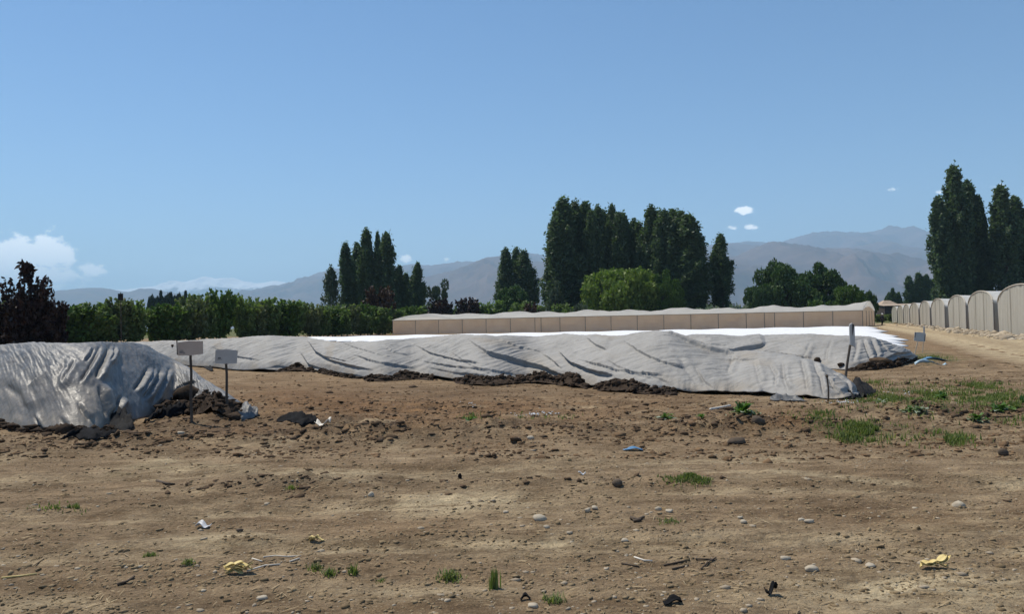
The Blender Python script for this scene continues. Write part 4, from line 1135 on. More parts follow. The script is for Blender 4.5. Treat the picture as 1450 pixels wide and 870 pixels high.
flap('black strip of tarp under the manure mound by the first sign', [(205, 600), (225, 593), (250, 590), (262, 588)], .16, .45, M['black'], 5)
flap('crumpled grey tarp scrap before the right end of the long middle tarp', [(1092, 569), (1115, 568), (1142, 569)], .06, .3, M['tarp_gloss'], 6)
flap('dark crumpled tarp tail at the right tip of the long middle tarp', [(1190, 566), (1204, 565), (1222, 562), (1238, 556)], .20, .7, M['tarp_dark'], 7)
flap('dark bundled tarp tail at the end of the rear heap', [(1255, 523), (1275, 517), (1296, 509)], .20, .5, M['tarp_dark'], 8)
flap('black gap edge of tarp near the first sign on the long middle tarp', [(252, 518), (270, 518), (288, 520), (300, 527)], .10, .5, M['tarp_dark'], 9)

# clods resting on tarps
def lump_thing(name, label, cat, p, size, mat, seed, sq=(1, 1, .75), sub=2):
    g = np.random.default_rng(seed)
    bm = bmesh.new(); bmesh.ops.create_icosphere(bm, subdivisions=sub, radius=1)
    ph = g.uniform(0, 6, 6)
    for v in bm.verts:
        c = v.co
        k = 1 + .16 * math.sin(c.x * 2.3 + ph[0]) + .13 * math.sin(c.y * 2.9 + ph[1]) + .12 * math.sin(c.z * 3.1 + ph[2]) + .06 * math.sin((c.x + c.y) * 6 + ph[3]) + .07 * math.sin(c.y * 7 - c.z * 5 + ph[4]) + g.normal() * .045
        v.co = Vector((c.x * sq[0], c.y * sq[1], c.z * sq[2])) * k * size
    if name == 'stone':
        for _ in range(9):
            nv = Vector(g.normal(size=3)).normalized(); lim = g.uniform(.55, .85) * size * (abs(nv.x) * sq[0] + abs(nv.y) * sq[1] + abs(nv.z) * sq[2]) * .8
            for v in bm.verts:
                e = v.co.dot(nv) - lim
                if e > 0: v.co -= nv * e * .92
    zmin = min(v.co.z for v in bm.verts)
    for v in bm.verts: v.co.z -= zmin * .5
    me = bpy.data.meshes.new(name); bm.to_mesh(me); bm.free()
    me.polygons.foreach_set('use_smooth', [True] * len(me.polygons))
    o = link(name, me, mat, None, p); o.rotation_euler = (0, 0, g.uniform(-.4, .4))
    tag(o, label, cat)
    return o
dgr = bpy.context.evaluated_depsgraph_get
def on_surface(obj, px, py):
    """first hit of a view ray on an object, so that things can rest on the tarps"""
    me = obj.data
    V = np.empty(len(me.vertices) * 3, np.float32); me.vertices.foreach_get('co', V); V = V.reshape(-1, 3)
    q = project(V); k = np.argsort((q[:, 0] - px) ** 2 + (q[:, 1] - py) ** 2)[:24]
    return V[k[np.argmin(V[k, 1])]]
lump_thing('clod', 'dark earth clod lying on the rear tarp left of the tall leaning sign', 'clod', on_surface(tC, 1155, 512), .095, M['manure'], 3)
lump_thing('clod', 'dark brown clod at the foot of the tall leaning sign', 'clod', on_surface(tC, 1188, 517), .085, M['manure'], 4)
lump_thing('clod', 'brown clods weighing down the bunched end of the rear tarp', 'clod', on_surface(tC, 1246, 514), .22, M['clod'], 5, (1.3, .8, .5))
lump_thing('clod', 'dark clod perched on the manure mound behind the first sign', 'clod', on_surface(tA, 268, 562), .17, M['manure'], 6, (1.2, .9, .8))
lump_thing('clod', 'small dark clod on the far left part of the long middle tarp', 'clod', on_surface(tB, 244, 490), .07, M['manure'], 7)

# ------------------------------------------------------------------ signs
def sign(label, foot_px, top_px, Ydist_lean, post_r, board_px, mat, yaw, prints, postmat, extra=None, thick=.018, pointy=False):
    p0 = gpt(np.array(float(foot_px[0])), np.array(float(foot_px[1])))
    o = empty('sign', p0)
    p1 = at_y(np.array(float(top_px[0])), np.array(float(top_px[1])), p0[1] + Ydist_lean) - p0
    mb = MB(); n = 6
    pts = [Vector((0, 0, -.08)).lerp(Vector(p1), k / n) + Vector((.004 * math.sin(k * 2.1), .003 * math.cos(k * 1.7), 0)) for k in range(n + 1)]
    mb.tube(pts, [post_r * (1 - .12 * k / n) for k in range(n + 1)], 8)
    mb.build('post', postmat, o)
    bc = at_y(np.array(float(board_px[0])), np.array(float(board_px[1])), p0[1] + Ydist_lean - post_r - thick) - p0
    s = (p0[1] + Ydist_lean) / FPX
    w, h = board_px[2] * s, board_px[3] * s
    b = MB()
    hw, hh, t = w / 2, h / 2, thick / 2
    if pointy:
        out = [(-hw, -hh), (hw, -hh), (hw * .9, hh * .8), (0, hh), (-hw * .95, hh * .75)]
    else:
        out = [(-hw, -hh * .95), (-hw * .2, -hh * 1.02), (hw * .96, -hh * .9), (hw, hh * .72), (hw * .98, hh * .92), (0, hh * 1.03), (-hw * .98, hh * .93)]
    nn = len(out)
    b.v = [(x, -t, z) for x, z in out] + [(x, t, z) for x, z in out]
    b.f = [list(range(nn)), list(range(nn, 2 * nn))[::-1]] + [[i, i + nn, (i + 1) % nn + nn, (i + 1) % nn] for i in range(nn)]
    bo = b.build('board', mat, o, loc=bc); bo.rotation_euler = yaw
    pr = MB()
    for (x, z, pw, ph) in prints:
        pr.box((x - pw / 2) * w, (x + pw / 2) * w, -t - .0025, -t - .0005, (z - ph / 2) * h, (z + ph / 2) * h)
    if prints: pr.build('faded_lettering', M['print'], bo)
    if extra: extra(o, bo, w, h, t)
    tag(o, label, 'sign')
    return o
PR = [(-.36, -.20, .16, .05), (-.33, -.28, .22, .05), (-.35, -.12, .12, .035), (-.26, -.35, .1, .03)]
def stick(o, bo, w, h, t):
    mb = MB(); mb.tube([(-w * .52, -t - .012, -h * .42), (-w * .515, -t - .012, h * .62)], .008, 6); mb.build('edge_stick', M['post'], bo)
sign('beige board sign on a dark post, left of the two by the left heap', (271, 601), (270, 487), .02, .021, (270, 493.5, 34, 20), M['sign_pink'], (0, math.radians(-2), math.radians(8)), PR, M['post'], stick)
sign('light grey board sign on a dark post, right of the two by the left heap', (322, 596), (320, 498), .02, .021, (320.5, 505.5, 30, 20), M['sign_grey'], (0, math.radians(3), math.radians(14)), [(-.30, -.1, .12, .10), (-.28, -.2, .2, .04)], M['post'])
# tall leaning sign at the right, its board turned almost edge-on
def plank(o, bo, w, h, t): pass
sign('tall leaning stake sign with its grey board seen nearly edge-on', (1195, 541), (1208, 460), .25, .028, (1206.5, 474, 20, 33), M['sign_grey'], (math.radians(-4), math.radians(12), math.radians(48)), [], M['post_pale'] if False else M['post'], None, .02, True)
sign('small grey tilted board sign on a pale stick by the rear tarp', (1293, 507), (1301, 478), .1, .016, (1302.5, 477.5, 15, 13), M['sign_grey'], (math.radians(-6), math.radians(8), math.radians(-10)), [(-.44, .15, .1, .6), (.44, -.05, .1, .7)], M['post_pale'])
sign('faint narrow board sign on a stick behind the small tilted sign', (1306, 500), (1309, 464), .1, .013, (1308.5, 470, 8, 15), M['sign_grey'], (0, math.radians(6), math.radians(50)), [], M['post_pale'])
# narrow dark upright mark at the end of the middle tarp, modelled as a rod
def rod():
    p = gpt(np.array(1172.0), np.array(569.0)); p[1] -= .03
    o = empty('rod', p)
    s = p[1] / FPX
    mb = MB(); mb.tube([(0, 0, -.05), (.006, .0, .2), (-.004, .02, 34 * s)], [.014, .013, .012], 7); mb.build('shaft', M['twig'], o)
    mb = MB(); mb.tube([(-.005, .02, 34 * s - .01), (-.006, .02, 34 * s + .02), (-.01, .02, 34 * s + .035)], [.02, .026, .012], 8); mb.build('knob', M['twig'], o)
    tag(o, 'thin dark upright rod at the right end of the long middle tarp', 'rod')
rod()

# ------------------------------------------------------------------ person on the road
def person():
    p = gpt(np.array(1249.5), np.array(461.6))
    sc = 1.66
    def skin(name, verts, edges, radii, mat, parent, root=0):
        me = bpy.data.meshes.new(name); me.from_pydata([Vector(v) for v in verts], edges, []); me.update()
        o = link(name, me, mat, parent)
        m = o.modifiers.new('skin', 'SKIN'); m.use_smooth_shade = True
        for i, r in enumerate(radii): me.skin_vertices[0].data[i].radius = r if hasattr(r, '__len__') else (r, r)
        me.skin_vertices[0].data[root].use_root = True
        o.modifiers.new('sub', 'SUBSURF').levels = 1; o.modifiers['sub'].render_levels = 2
        return o
    V = [(0, 0, .92), (0, .01, 1.10), (0, .02, 1.32), (0, .01, 1.44), (0, -.01, 1.50), (0, -.03, 1.57), (0, -.03, 1.64),
         (-.09, 0, .88), (-.10, -.06, .50), (-.10, .02, .09), (-.10, -.10, .04), (.09, 0, .88), (.10, .05, .50), (.10, .18, .10), (.10, .08, .04),
         (-.18, .02, 1.38), (-.24, .03, 1.12), (-.25, -.05, .90), (-.25, -.08, .80), (.18, .02, 1.38), (.24, .05, 1.12), (.26, .0, .90), (.26, -.02, .80)]
    E = [(0, 1), (1, 2), (2, 3), (3, 4), (4, 5), (5, 6), (0, 7), (7, 8), (8, 9), (9, 10), (0, 11), (11, 12), (12, 13), (13, 14), (2, 15), (15, 16), (16, 17), (17, 18), (2, 19), (19, 20), (20, 21), (21, 22)]
    Rr = [.12, .115, .13, .06, .05, .085, .075, .08, .055, .04, .035, .08, .055, .04, .035, .06, .045, .035, .035, .06, .045, .035, .035]
    body = skin('person', V, E, Rr, M['skin'], None)
    body.location = [float(a) for a in p]; body.rotation_euler = (0, 0, .2)
    def sub(ids, grow, name, mat):
        mp_ = {a: i for i, a in enumerate(ids)}
        return skin(name, [V[a] for a in ids], [(mp_[a], mp_[b]) for a, b in E if a in mp_ and b in mp_], [Rr[a] + grow for a in ids], mat, body)
    sub([0, 1, 2, 15, 16, 17, 19, 20, 21], .022, 'jacket', M['jacket'])
    sub([0, 7, 8, 9, 11, 12, 13], .02, 'trousers', M['trousers'])
    mb = MB(); mb.tube([(0, -.03, 1.60), (0, -.03, 1.66), (0, -.03, 1.715), (0, -.03, 1.735)], [.105, .108, .085, .03], 12); mb.tube([(0, -.09, 1.605), (0, -.20, 1.60)], [.07, .05], 8)
    mb.build('cap', M['cap'], body, True)
    tag(body, 'person in dark clothes and a white cap walking on the dirt road', 'person')
person()

# ------------------------------------------------------------------ foreground stones and finds
STONES = [  # photo x, y (foot), width px, material, squash, label
    (766, 737, 20, 'stone', (1, .9, .75), 'pale pointed stone in the middle of the bare ground'),
    (774, 749, 9, 'stone', (1, .8, .6), 'little pale stone just below the pointed stone in the middle'),
    (716, 727, 9, 'stone', (1, .8, .6), 'small pale stone left of the pointed stone in the middle'),
    (525, 703, 10, 'stone', (1, .8, .7), 'small round pale stone left of the middle of the yard'),
    (1360, 719, 18, 'stone', (1, .9, .75), 'rounded grey stone lying alone at the right'),
    (1135, 738, 11, 'stone', (1, .9, .65), 'small grey stone, left of a touching pair at right of centre'),
    (1145, 741, 13, 'stone', (1, .9, .65), 'small grey stone, right of a touching pair at right of centre'),
    (1150, 809, 21, 'stone', (1, .8, .55), 'flat pale stone near the pale dusty patch at lower right'),
    (1111, 793, 19, 'stone', (1, .8, .35), 'half buried pale flat stone up left of the flat pale stone'),
    (1232, 803, 17, 'stone', (1, .8, .35), 'half buried pale stone left of the curled husk at right'),
    (875, 692, 18, 'stone_dark', (1, .8, .65), 'dark brown rounded stone right of centre'),
    (1043, 629, 34, 'stone_dark', (1, .5, .33), 'long dark stone below the big leafy weed'),
    (1073, 615, 24, 'stone_dark', (1, .7, .5), 'dark clod-like stone right of the big leafy weed'),
    (340, 754, 10, 'stone_dark', (1, .8, .6), 'small dark stone at left below the crumbly patch'),
    (932, 723, 12, 'stone', (1, .8, .6), 'pale stone, left of the three in a loose row right of centre'),
    (948, 726, 14, 'stone', (1, .8, .5), 'pale stone, right end of the loose row right of centre'),
    (842, 722, 13, 'stone', (1, .8, .5), 'pale stone left of the loose row right of centre'),
    (832, 727, 11, 'stone', (1, .8, .6), 'small pale stone beside the dark rounded one, left of the loose row'),
    (751, 623, 12, 'stone', (1, .8, .6), 'pale stone at the end of the dark clod ridge'),
    (254, 618, 13, 'stone', (1, .8, .6), 'whitish stone in front of the left sign'),
    (372, 848, 19, 'stone', (1, .8, .4), 'half buried pale stone at the bottom left'),
    (288, 838, 9, 'stone', (1, .8, .5), 'tiny whitish stone at the bottom left of the half buried one'),
    (754, 860, 24, 'stone', (1, .6, .3), 'flat grey stone at the bottom edge below the tall grass tuft'),
    (1048, 735, 10, 'stone', (1, .8, .5), 'small tan stone left of the touching pair'),
    (1053, 741, 12, 'stone', (1, .8, .5), 'small tan stone just below another one left of the touching pair'),
    (885, 767, 13, 'stone', (1, .8, .35), 'flat tan stone sunk in the ground below the loose row'),
    (1420, 646, 16, 'stone_dark', (1, .5, .9), 'dark pointed stone near the right edge above the bare ground')]
for i, (px, py, w, m, sq, lab) in enumerate(STONES):
    p = gpt(np.array(float(px)), np.array(float(py)))
    lump_thing('stone', lab, 'stone', p, w / 2 / FPX * p[1], M[m], 300 + i, sq)

def sticks(name, label, cat, mat, lines, r):
    """thin stems lying on the ground through photo points"""
    c = gpt(np.array(float(lines[0][0][0])), np.array(float(lines[0][0][1])))
    mb = MB()
    for ln in lines:
        P = gpt(np.array([a for a, b in ln], float), np.array([b for a, b in ln], float)) - c
        P[:, 2] += r * .8 + .002
        mb.tube(P, [r * (1 - .3 * k / len(P)) for k in range(len(P))], 6)
    tag(mb.build(name, mat, None, True, c), label, cat)
sticks('dry_stem', 'bleached white forked stem lying above the yellow husk at lower left', 'stem', M['bone'], [[(373, 791), (390, 789), (408, 791)], [(408, 791), (426, 789)], [(410, 798), (424, 793)], [(357, 793), (371, 797)]], .0042)
sticks('twig', 'grey twig leading right from the yellow husk at lower left', 'twig', M['bone'], [[(350, 811), (375, 805), (397, 802)]], .005)
sticks('dry_stem', 'small bone-white stem right of centre near the bottom', 'stem', M['bone'], [[(898, 791), (912, 797), (924, 799)]], .005)
sticks('twig', 'scatter of dark broken twigs right of centre near the bottom', 'twig', M['twig'], [[(940, 803), (965, 798), (972, 797)], [(993, 808), (1003, 799), (1014, 792)], [(985, 795), (1012, 796)], [(952, 808), (975, 803)], [(880, 800), (905, 805)]], .0055)
sticks('twig', 'short dark twig on the bare ground below the two signs', 'twig', M['twig'], [[(222, 683), (235, 687), (247, 688)]], .012)
sticks('dry_stem', 'greenish stem lying at the left edge of the ground', 'stem', M['husk'], [[(2, 821), (30, 818), (52, 815)]], .006)
sticks('dry_stem', 'thin pale straw at the left above the greenish stem', 'stem', M['straw'], [[(25, 809), (45, 803), (62, 793)]], .006)
sticks('twig', 'thick dark twig at lower left', 'twig', M['twig'], [[(166, 831), (180, 827), (190, 820)]], .009)
sticks('plank', 'pale thin stick lying before the long middle tarp left of the big weed', 'stick', M['bone'], [[(1006, 581), (1020, 579), (1034, 576)]], .02)
sticks('twig', 'black crossed twigs right of centre under the loose stone row', 'twig', M['twig'], [[(893, 737), (903, 738), (912, 735)], [(897, 741), (908, 739)]], .012)

def husk(label, px, py, wpx, seed, n=9):
    c = gpt(np.array(float(px)), np.array(float(py))); s = c[1] / FPX; g = np.random.default_rng(seed)
    o = empty('corn_husk', c)
    for k in range(n):
        L = wpx * s * g.uniform(.35, .6); a = g.uniform(-.5, .5) + (math.pi if g.random() < .4 else 0); x0 = g.uniform(-.3, .3) * wpx * s
        rows = []
        for t in np.linspace(0, 1, 7):
            w = L * .34 * math.sin(math.pi * (.12 + .85 * t)); up = .012 + .03 * math.sin(t * 2.6 + k) * t + .006 * k * .5
            rows.append([(x0 + math.cos(a) * L * (t - .3) - math.sin(a) * q * w, math.sin(a) * L * (t - .3) + math.cos(a) * q * w, max(.006, up + .012 * abs(q))) for q in (-1, -.4, .4, 1)])
        mb = MB(); mb.sheet(rows, .002); mb.build('husk_leaf', M['husk'], o, True)
    tag(o, label, 'corn husk')
husk('crumpled yellow dry corn husk at lower left', 333, 813, 40, 1)
husk('curled pale yellow dry husk at lower right', 1327, 805, 42, 2, 7)
husk('pale dry husk scrap below the stone left of the yard', 445, 768, 24, 3, 5)

def scrap(name, label, cat, px, py, wpx, hpx, mat, seed, curl=.03):
    c = gpt(np.array(float(px)), np.array(float(py))); s = c[1] / FPX
    w = wpx * s; d = w * hpx
    rows = []
    for a in np.linspace(-.5, .5, 9):
        r = []
        for b in np.linspace(-.5, .5, 6):
            x = a * w; y = b * d + .15 * d * math.sin(a * 5 + seed)
            z = gh(c[0] + x, c[1] + y) - c[2] + .008 + curl * (.5 + .5 * math.sin(a * 6 + seed)) * (.4 + abs(b) * 1.6) + .004 * math.sin(b * 17 + a * 9)
            r.append((x, y, float(z)))
        rows.append(r)
    mb = MB(); mb.sheet(rows, .004)
    tag(mb.build(name, mat, None, True, c), label, cat)
scrap('plastic_piece', 'blue-grey flat plastic strip on the ground right of centre', 'plastic', 896, 638, 28, .35, M['blue'], 1, .02)
scrap('plastic_sheet', 'blue plastic sheet lying right of the rear tarp end', 'plastic', 1322, 512, 42, .30, M['blue'], 2, .10)
scrap('plastic_sheet', 'pale blue plastic strip along the blue sheet by the rear tarp', 'plastic', 1318, 516, 44, .12, M['blue_pale'], 3, .12)
scrap('litter', 'crumpled grey plastic litter at left', 'litter', 288, 748, 20, .6, M['litter'], 3, .03)
scrap('litter', 'small white scrap right of centre on the bare ground', 'litter', 824, 673, 10, .5, M['litter'], 4, .02)
scrap('litter', 'whitish paper scrap beside the black tarp scrap', 'litter', 457, 603, 20, .8, M['bone'], 5, .07)
scrap('litter', 'black crumpled plastic at the bottom right of centre', 'litter', 1092, 843, 16, .8, M['black'], 6, .05)
scrap('litter', 'black flake near the bottom edge right of centre', 'litter', 952, 857, 26, .5, M['black'], 7, .02)
scrap('litter', 'black flake above the flat grey stone at the bottom', 'litter', 744, 850, 14, .5, M['black'], 8, .02)
lump_thing('plug', 'tiny black upright plug in the middle of the bare ground', 'plug', gpt(np.array(651.0), np.array(678.0)), .022, M['black'], 9, (.7, .7, 1.3))

# ------------------------------------------------------------------ gravel, clods, straw as ground cover
def scatter_px(n, seed, ylo=560, yhi=880, pw=1.0):
    g = np.random.default_rng(seed)
    y = ylo + (yhi - ylo) * g.random(n) ** pw
    x = g.uniform(-60, 1510, n)
    return gpt(x, y), x, y
P, sx, sy = scatter_px(5200, 1, 535, 875)
g = np.random.default_rng(2)
cl = fbm(P[:, 0] * .9, P[:, 1] * 1.2, 3, 61)
k = g.random(len(P)) < .30 + .9 * cl
P = P[k]
V, F = lumps(P, np.minimum(g.gamma(1.3, .0045, len(P)) + .003, .03), 3, 1, .14, .5)
tag(link('gravel', mesh_np('gravel', V, F, True), M['gravel']), 'small pale gravel scattered over the bare ground', 'gravel', kind='stuff')
P, sx, sy = scatter_px(26000, 4, 520, 720)
rm = rough_mask(P[:, 0], P[:, 1]); g = np.random.default_rng(5)
k = g.random(len(P)) < rm * .75 + .006
P = P[k]
V, F = lumps(P, np.minimum(g.gamma(1.5, .0125, len(P)) + .005, .09) * np.clip(np.hypot(P[:, 0], P[:, 1]) / 11, .33, 1), 6, 1, .30, .5)
tag(link('clods', mesh_np('clods', V, F), M['clod']), 'crumbly dark brown clods on the dug-over strips', 'clods', kind='stuff')
P, sx, sy = scatter_px(30000, 17, 545, 878)
g = np.random.default_rng(18)
k = g.random(len(P)) < .45 + .8 * fbm(P[:, 0] * 1.1, P[:, 1] * 1.5, 3, 67)
P = P[k]
V, F = lumps(P, np.minimum(g.gamma(1.5, .0042, len(P)) + .0025, .022), 19, 1, .25, .55)
tag(link('crumbs', mesh_np('crumbs', V, F), M['crumb']), 'small soil crumbs lying on the bare ground', 'crumbs', kind='stuff')
P, sx, sy = scatter_px(22000, 27, 528, 650)
g = np.random.default_rng(28)
k = g.random(len(P)) < .5 + .9 * fbm(P[:, 0] * .8, P[:, 1] * 1.1, 3, 69)
P = P[k]
V, F = lumps(P, np.minimum(g.gamma(1.4, .009, len(P)) + .004, .05), 29, 1, .28, .55)
tag(link('soil_lumps', mesh_np('soil_lumps', V, F), M['lump']), 'crumbly reddish soil lumps in front of the long tarp', 'soil lumps', kind='stuff')
P, sx, sy = scatter_px(4200, 7, 560, 878)
g = np.random.default_rng(8)
k = g.random(len(P)) < .35 + .7 * fbm(P[:, 0] * 1.3, P[:, 1] * 1.3, 3, 65)
P = P[k]; n = len(P)
a = g.uniform(0, 6.28, n); L = g.gamma(1.6, .011, n) + .006; w = g.uniform(.001, .0032, n)
d = np.stack([np.cos(a) * L, np.sin(a) * L, g.uniform(-.004, .012, n)], 1); e = np.stack([-np.sin(a) * w, np.cos(a) * w, 0 * a], 1)
P = P + np.array([0, 0, .007])
V = np.stack([P - d - e, P + d - e, P + d + e, P - d + e, P + np.array([0, 0, .004])], 1).reshape(-1, 3)
b5 = np.arange(n)[:, None] * 5
F = np.concatenate([b5 + np.array(t)[None] for t in ((0, 1, 4), (1, 2, 4), (2, 3, 4), (3, 0, 4))])
tag(link('straw', mesh_np('straw', V, F), M['straw']), 'bits of dry straw and chips strewn on the ground', 'straw', kind='stuff')
# pale rubble line at the foot of the tunnels
pp = []
g = np.random.default_rng(9)
for i in range(900):
    px = 1265 + 230 * g.random() ** .7
    b = on_line(px); off = -TAX * (g.gamma(2, .35) + .15)
    pp.append((b[0] + off[0], b[1] + off[1], 0.02))
pp = np.array(pp)
V, F = lumps(pp, np.minimum(g.gamma(2.0, .05, len(pp)) + .03, .32), 10)
tag(link('rubble', mesh_np('rubble', V, F), M['gravel']), 'pale rubble strewn along the foot of the tunnel greenhouses', 'rubble', kind='stuff')

# ------------------------------------------------------------------ grass and weeds
def blades(P, h, seed, wid=.006, bend=.5):
    g = np.random.default_rng(seed); n = len(P)
    a = g.uniform(0, 6.28, n); hh = h * g.uniform(.5, 1.25, n); b = bend * hh * g.uniform(.2, 1.2, n)
    w = wid * g.uniform(.7, 1.4, n)
    dx, dy = np.cos(a), np.sin(a); ex, ey = -dy * w, dx * w
    z0 = 0 * a
    rows = []
    for t, k in ((0, 1.0), (.5, .85), (1.0, .12)):
        cx = P[:, 0] + dx * b * t ** 2; cy_ = P[:, 1] + dy * b * t ** 2; cz = P[:, 2] + hh * t * (1 - .2 * t * b / hh)
        rows += [np.stack([cx - ex * k, cy_ - ey * k, cz], 1), np.stack([cx + ex * k, cy_ + ey * k, cz], 1)]
    V = np.stack(rows, 1).reshape(-1, 3)
    b6 = np.arange(n)[:, None] * 6
    F = np.concatenate([b6 + np.array([0, 1, 3, 2])[None], b6 + np.array([2, 3, 5, 4])[None]])
    tint = np.clip(g.normal(.5, .25, n), 0, 1)
    return V, F, np.concatenate([tint, tint])
def ell(cx, cy_, rx, ry, n, seed):
    g = np.random.default_rng(seed)
    a = g.uniform(0, 6.28, n); r = np.abs(g.normal(0, .55, n))
    return gpt(cx + rx * r * np.cos(a), cy_ + ry * r * np.sin(a))
def grass_patch(label, parts, h, wid=.006, bend=.5, mat=None, cl=2.2):
    Ps = []
    for i, (cx, cy_, rx, ry, n) in enumerate(parts):
        P = ell(cx, cy_, rx, ry, n, int(cx + cy_ * 3))
        k = fbm(P[:, 0] * cl, P[:, 1] * cl, 3, 15) > -.02
        Ps.append(P[k])
    V, F, t = blades(np.concatenate(Ps), h, int(parts[0][0]), wid, bend)
    me = mesh_np('grass', V, F); attr(me, 'tint', t, 'FACE')
    tag(link('grass', me, mat or M['grass']), label, 'grass', kind='stuff')
grass_patch('bright green grass patch at right in front of the dug soil', [(1225, 614, 56, 14, 2300), (1205, 622, 34, 9, 600)], .075)
grass_patch('second green grass patch at right beside the first', [(1345, 625, 34, 12, 1400), (1310, 628, 24, 8, 300)], .07)
grass_patch('weedy green strip behind the right end of the middle tarp', [(1265, 568, 75, 20, 4200), (1330, 562, 70, 18, 2600), (1230, 545, 40, 6, 500)], .065)
grass_patch('weedy green ground by the right edge in front of the road', [(1405, 567, 55, 18, 4200), (1380, 548, 60, 8, 1300), (1440, 592, 36, 14, 1200)], .065)
grass_patch('low green grass strip left of the bright grass patch', [(1155, 592, 38, 8, 900)], .06)
grass_patch('short sparse grass patch on the bare ground right of centre', [(980, 689, 44, 6, 900)], .035, .004)
grass_patch('short sparse weeds on the bare ground at left', [(105, 722, 46, 8, 700)], .03, .004)
grass_patch('thin weeds with white flecks below the middle tarp', [(745, 591, 66, 5, 900), (668, 594, 18, 8, 350)], .05, .005)
grass_patch('bright grass strip by the blue plastic sheet', [(1318, 508, 32, 3.5, 900)], .10)
grass_patch('grass verge beside the road near the person', [(1258, 452, 12, 2.5, 500)], .5, .03)
def white_flecks(label, parts, seed):
    Ps = np.concatenate([ell(cx, cy_, rx, ry, n, seed + i) for i, (cx, cy_, rx, ry, n) in enumerate(parts)])
    V, F = lumps(Ps + np.array([0, 0, .02]), np.random.default_rng(seed).uniform(.004, .015, len(Ps)), seed)
    tag(link('white_petals', mesh_np('white_petals', V, F), M['white_cloth']), label, 'petals', kind='stuff')
white_flecks('white flecks of petals in the weeds below the middle tarp', [(755, 589, 50, 4, 60), (668, 576, 22, 3, 18)], 41)
white_flecks('white flecks at the right tip of the long middle tarp', [(1195, 572, 40, 4, 70), (1290, 556, 60, 10, 35)], 42)

def tuft(label, px, py, hpx, n, spread, seed, bend=.35):
    c = gpt(np.array(float(px)), np.array(float(py))); s = c[1] / FPX; g = np.random.default_rng(seed)
    P = np.stack([g.normal(0, spread, n), g.normal(0, spread, n), 0 * g.random(n)], 1)
    P[:, 2] = gh(P[:, 0] + c[0], P[:, 1] + c[1]) - c[2] - .004
    V, F, t = blades(P, hpx * s * .85, seed, .0035, bend)
    me = mesh_np('grass_tuft', V, F); attr(me, 'tint', t, 'FACE')
    tag(link('grass_tuft', me, M['grass'], None, c), label, 'grass tuft')
tuft('tall narrow upright grass tuft near the bottom centre', 701, 834, 32, 70, .014, 1, .12)
tuft('small dark grass tuft left of the tall narrow one', 500, 814, 15, 60, .014, 2, .4)
tuft('low spreading grass tuft just left of the tall narrow one', 637, 822, 13, 140, .026, 3, .9)
tuft('little dark tuft of grass at lower left', 267, 802, 10, 60, .016, 4, .8)
tuft('faint low tuft above the little dark one at lower left', 214, 788, 8, 60, .02, 5, .9)
tuft('low weed tuft right of the yellow husk', 446, 806, 9, 60, .02, 6, .9)
tuft('low weed tuft next to the small dark grass tuft', 467, 814, 10, 80, .022, 7, .9)
tuft('flat weed tuft at the bottom below the tall narrow one', 785, 853, 14, 90, .024, 8, 1.0)
tuft('tiny tuft in the crumbly patch at left', 412, 681, 8, 40, .025, 9, .6)
tuft('small tuft under the loose row of stones', 950, 740, 8, 60, .04, 10, .9)
tuft('tiny dry tuft right of the small dark tuft', 540, 824, 7, 30, .015, 11, .9)

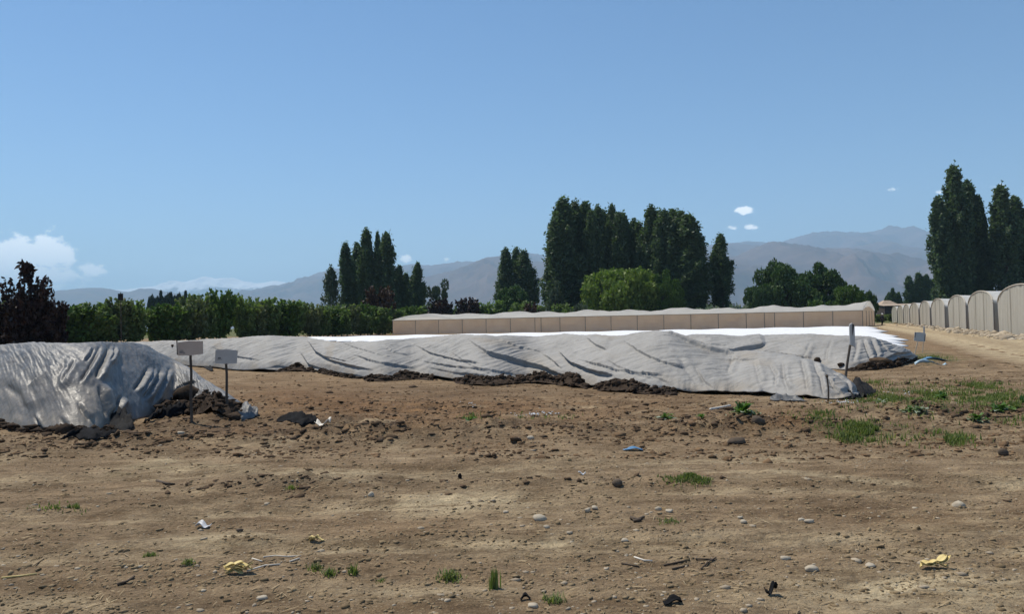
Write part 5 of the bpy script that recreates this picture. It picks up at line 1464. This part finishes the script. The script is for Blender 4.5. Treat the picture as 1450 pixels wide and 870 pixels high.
def weed(label, px, py, wpx, hpx, mat, seed, n=26, mat2=None):
    c = gpt(np.array(float(px)), np.array(float(py))); s = c[1] / FPX; g = np.random.default_rng(seed)
    o = empty('leafy_weed', c)
    R = wpx / 2 * s; H = hpx * s
    for grp, m_ in ((0, mat), (1, mat2 or mat)):
        rowsV = []; Fs = []; tints = []; base = 0
        for k in range(n):
            if grp == 0 and k % 3 == 0 and mat2: continue
            if grp == 1 and (k % 3 or not mat2): continue
            a = g.uniform(0, 6.28); el = g.uniform(.15, 1.35) if grp == 0 else g.uniform(-.1, .45); L = R * g.uniform(.6, 1.1)
            wv = L * g.uniform(.25, .4)
            d = np.array([math.cos(a) * math.cos(el), math.sin(a) * math.cos(el), math.sin(el) * H / R]); sd2 = np.array([-math.sin(a), math.cos(a), 0])
            for i, (t, ww) in enumerate(((0.05, .08), (.3, .6), (.6, 1.0), (.85, .6), (1.0, .05))):
                p = d * L * t; p[2] -= .25 * L * t ** 3; p[2] = max(p[2] + .012, .008)
                wob = .18 * wv * math.sin(i * 2.2 + k)
                rowsV += [p - sd2 * (wv * ww * .5) + np.array([0, 0, wob]), p + np.array([0, 0, -.05 * wv]), p + sd2 * (wv * ww * .5) - np.array([0, 0, wob])]
            for i in range(4):
                q = base + i * 3
                Fs += [[q, q + 1, q + 4, q + 3], [q + 1, q + 2, q + 5, q + 4]]; t_ = min(1, max(0, g.normal(.5, .25))); tints += [t_, t_]
            base += 15
        if not rowsV: continue
        me = mesh_np('leaves', np.array(rowsV), np.array(Fs), True); attr(me, 'tint', np.array(tints), 'FACE')
        link('leaves', me, m_, o)
    mb = MB(); mb.tube([(0, 0, -.01), (0, 0, H * .5)], [.012, .006], 6); mb.build('stem', M['twig'], o)
    tag(o, label, 'weed')
weed('big leafy green weed with greyish lower leaves right of centre', 1052, 609, 52, 30, M['weed'], 1, 60, M['weed_grey'])
weed('small leafy weed below the long middle tarp left of the big weed', 943, 592, 34, 12, M['weed'], 2, 26, M['weed_grey'])
weed('low leafy weed left of the big weed', 994, 612, 26, 9, M['weed'], 3, 18)
weed('leafy weed at the left end of the white-flecked weeds', 664, 600, 30, 14, M['weed'], 4, 20, M['weed_grey'])
weed('large leafy weed at the right edge behind the dug soil', 1418, 582, 48, 22, M['weed'], 5, 40, M['weed_grey'])
weed('leafy weed cut by the right edge', 1452, 580, 40, 24, M['weed'], 6, 34, M['weed_grey'])
weed('dull grey-green weed in the weedy strip right of the middle tarp', 1300, 580, 40, 14, M['weed_grey'], 7, 24)
weed('dark green leafy weed between the two grass patches at right', 1385, 600, 40, 16, M['weed'], 9, 30, M['weed_grey'])
weed('green leafy weed on the dug soil above the bright grass patch', 1290, 596, 30, 12, M['weed'], 10, 24, M['weed_grey'])
weed('low green weed in the weedy strip near the leaning signs', 1335, 566, 34, 14, M['weed'], 11, 26)
weed('grey-green weed by the crumpled tail of the middle tarp', 1245, 576, 36, 16, M['weed_grey'], 8, 26, M['weed'])

# ------------------------------------------------------------------ haze
mb = MB(); mb.box(-30000, 30000, -30000, 30000, -4.0, 1800.0)
hz = mb.mesh('haze')
hm = bpy.data.materials.new('haze_air'); hm.use_nodes = True
ntv = hm.node_tree
for nn in list(ntv.nodes):
    if nn.type != 'OUTPUT_MATERIAL': ntv.nodes.remove(nn)
pv = ntv.nodes.new('ShaderNodeVolumePrincipled')
pv.inputs['Color'].default_value = (.50, .755, 1.0, 1)
pv.inputs['Density'].default_value = 8.6e-5
pv.inputs['Anisotropy'].default_value = .1
ntv.links.new(pv.outputs[0], ntv.nodes['Material Output'].inputs['Volume'])
ho = link('haze', hz, hm)
tag(ho, 'thin bluish summer haze in the air', 'haze', kind='stuff')
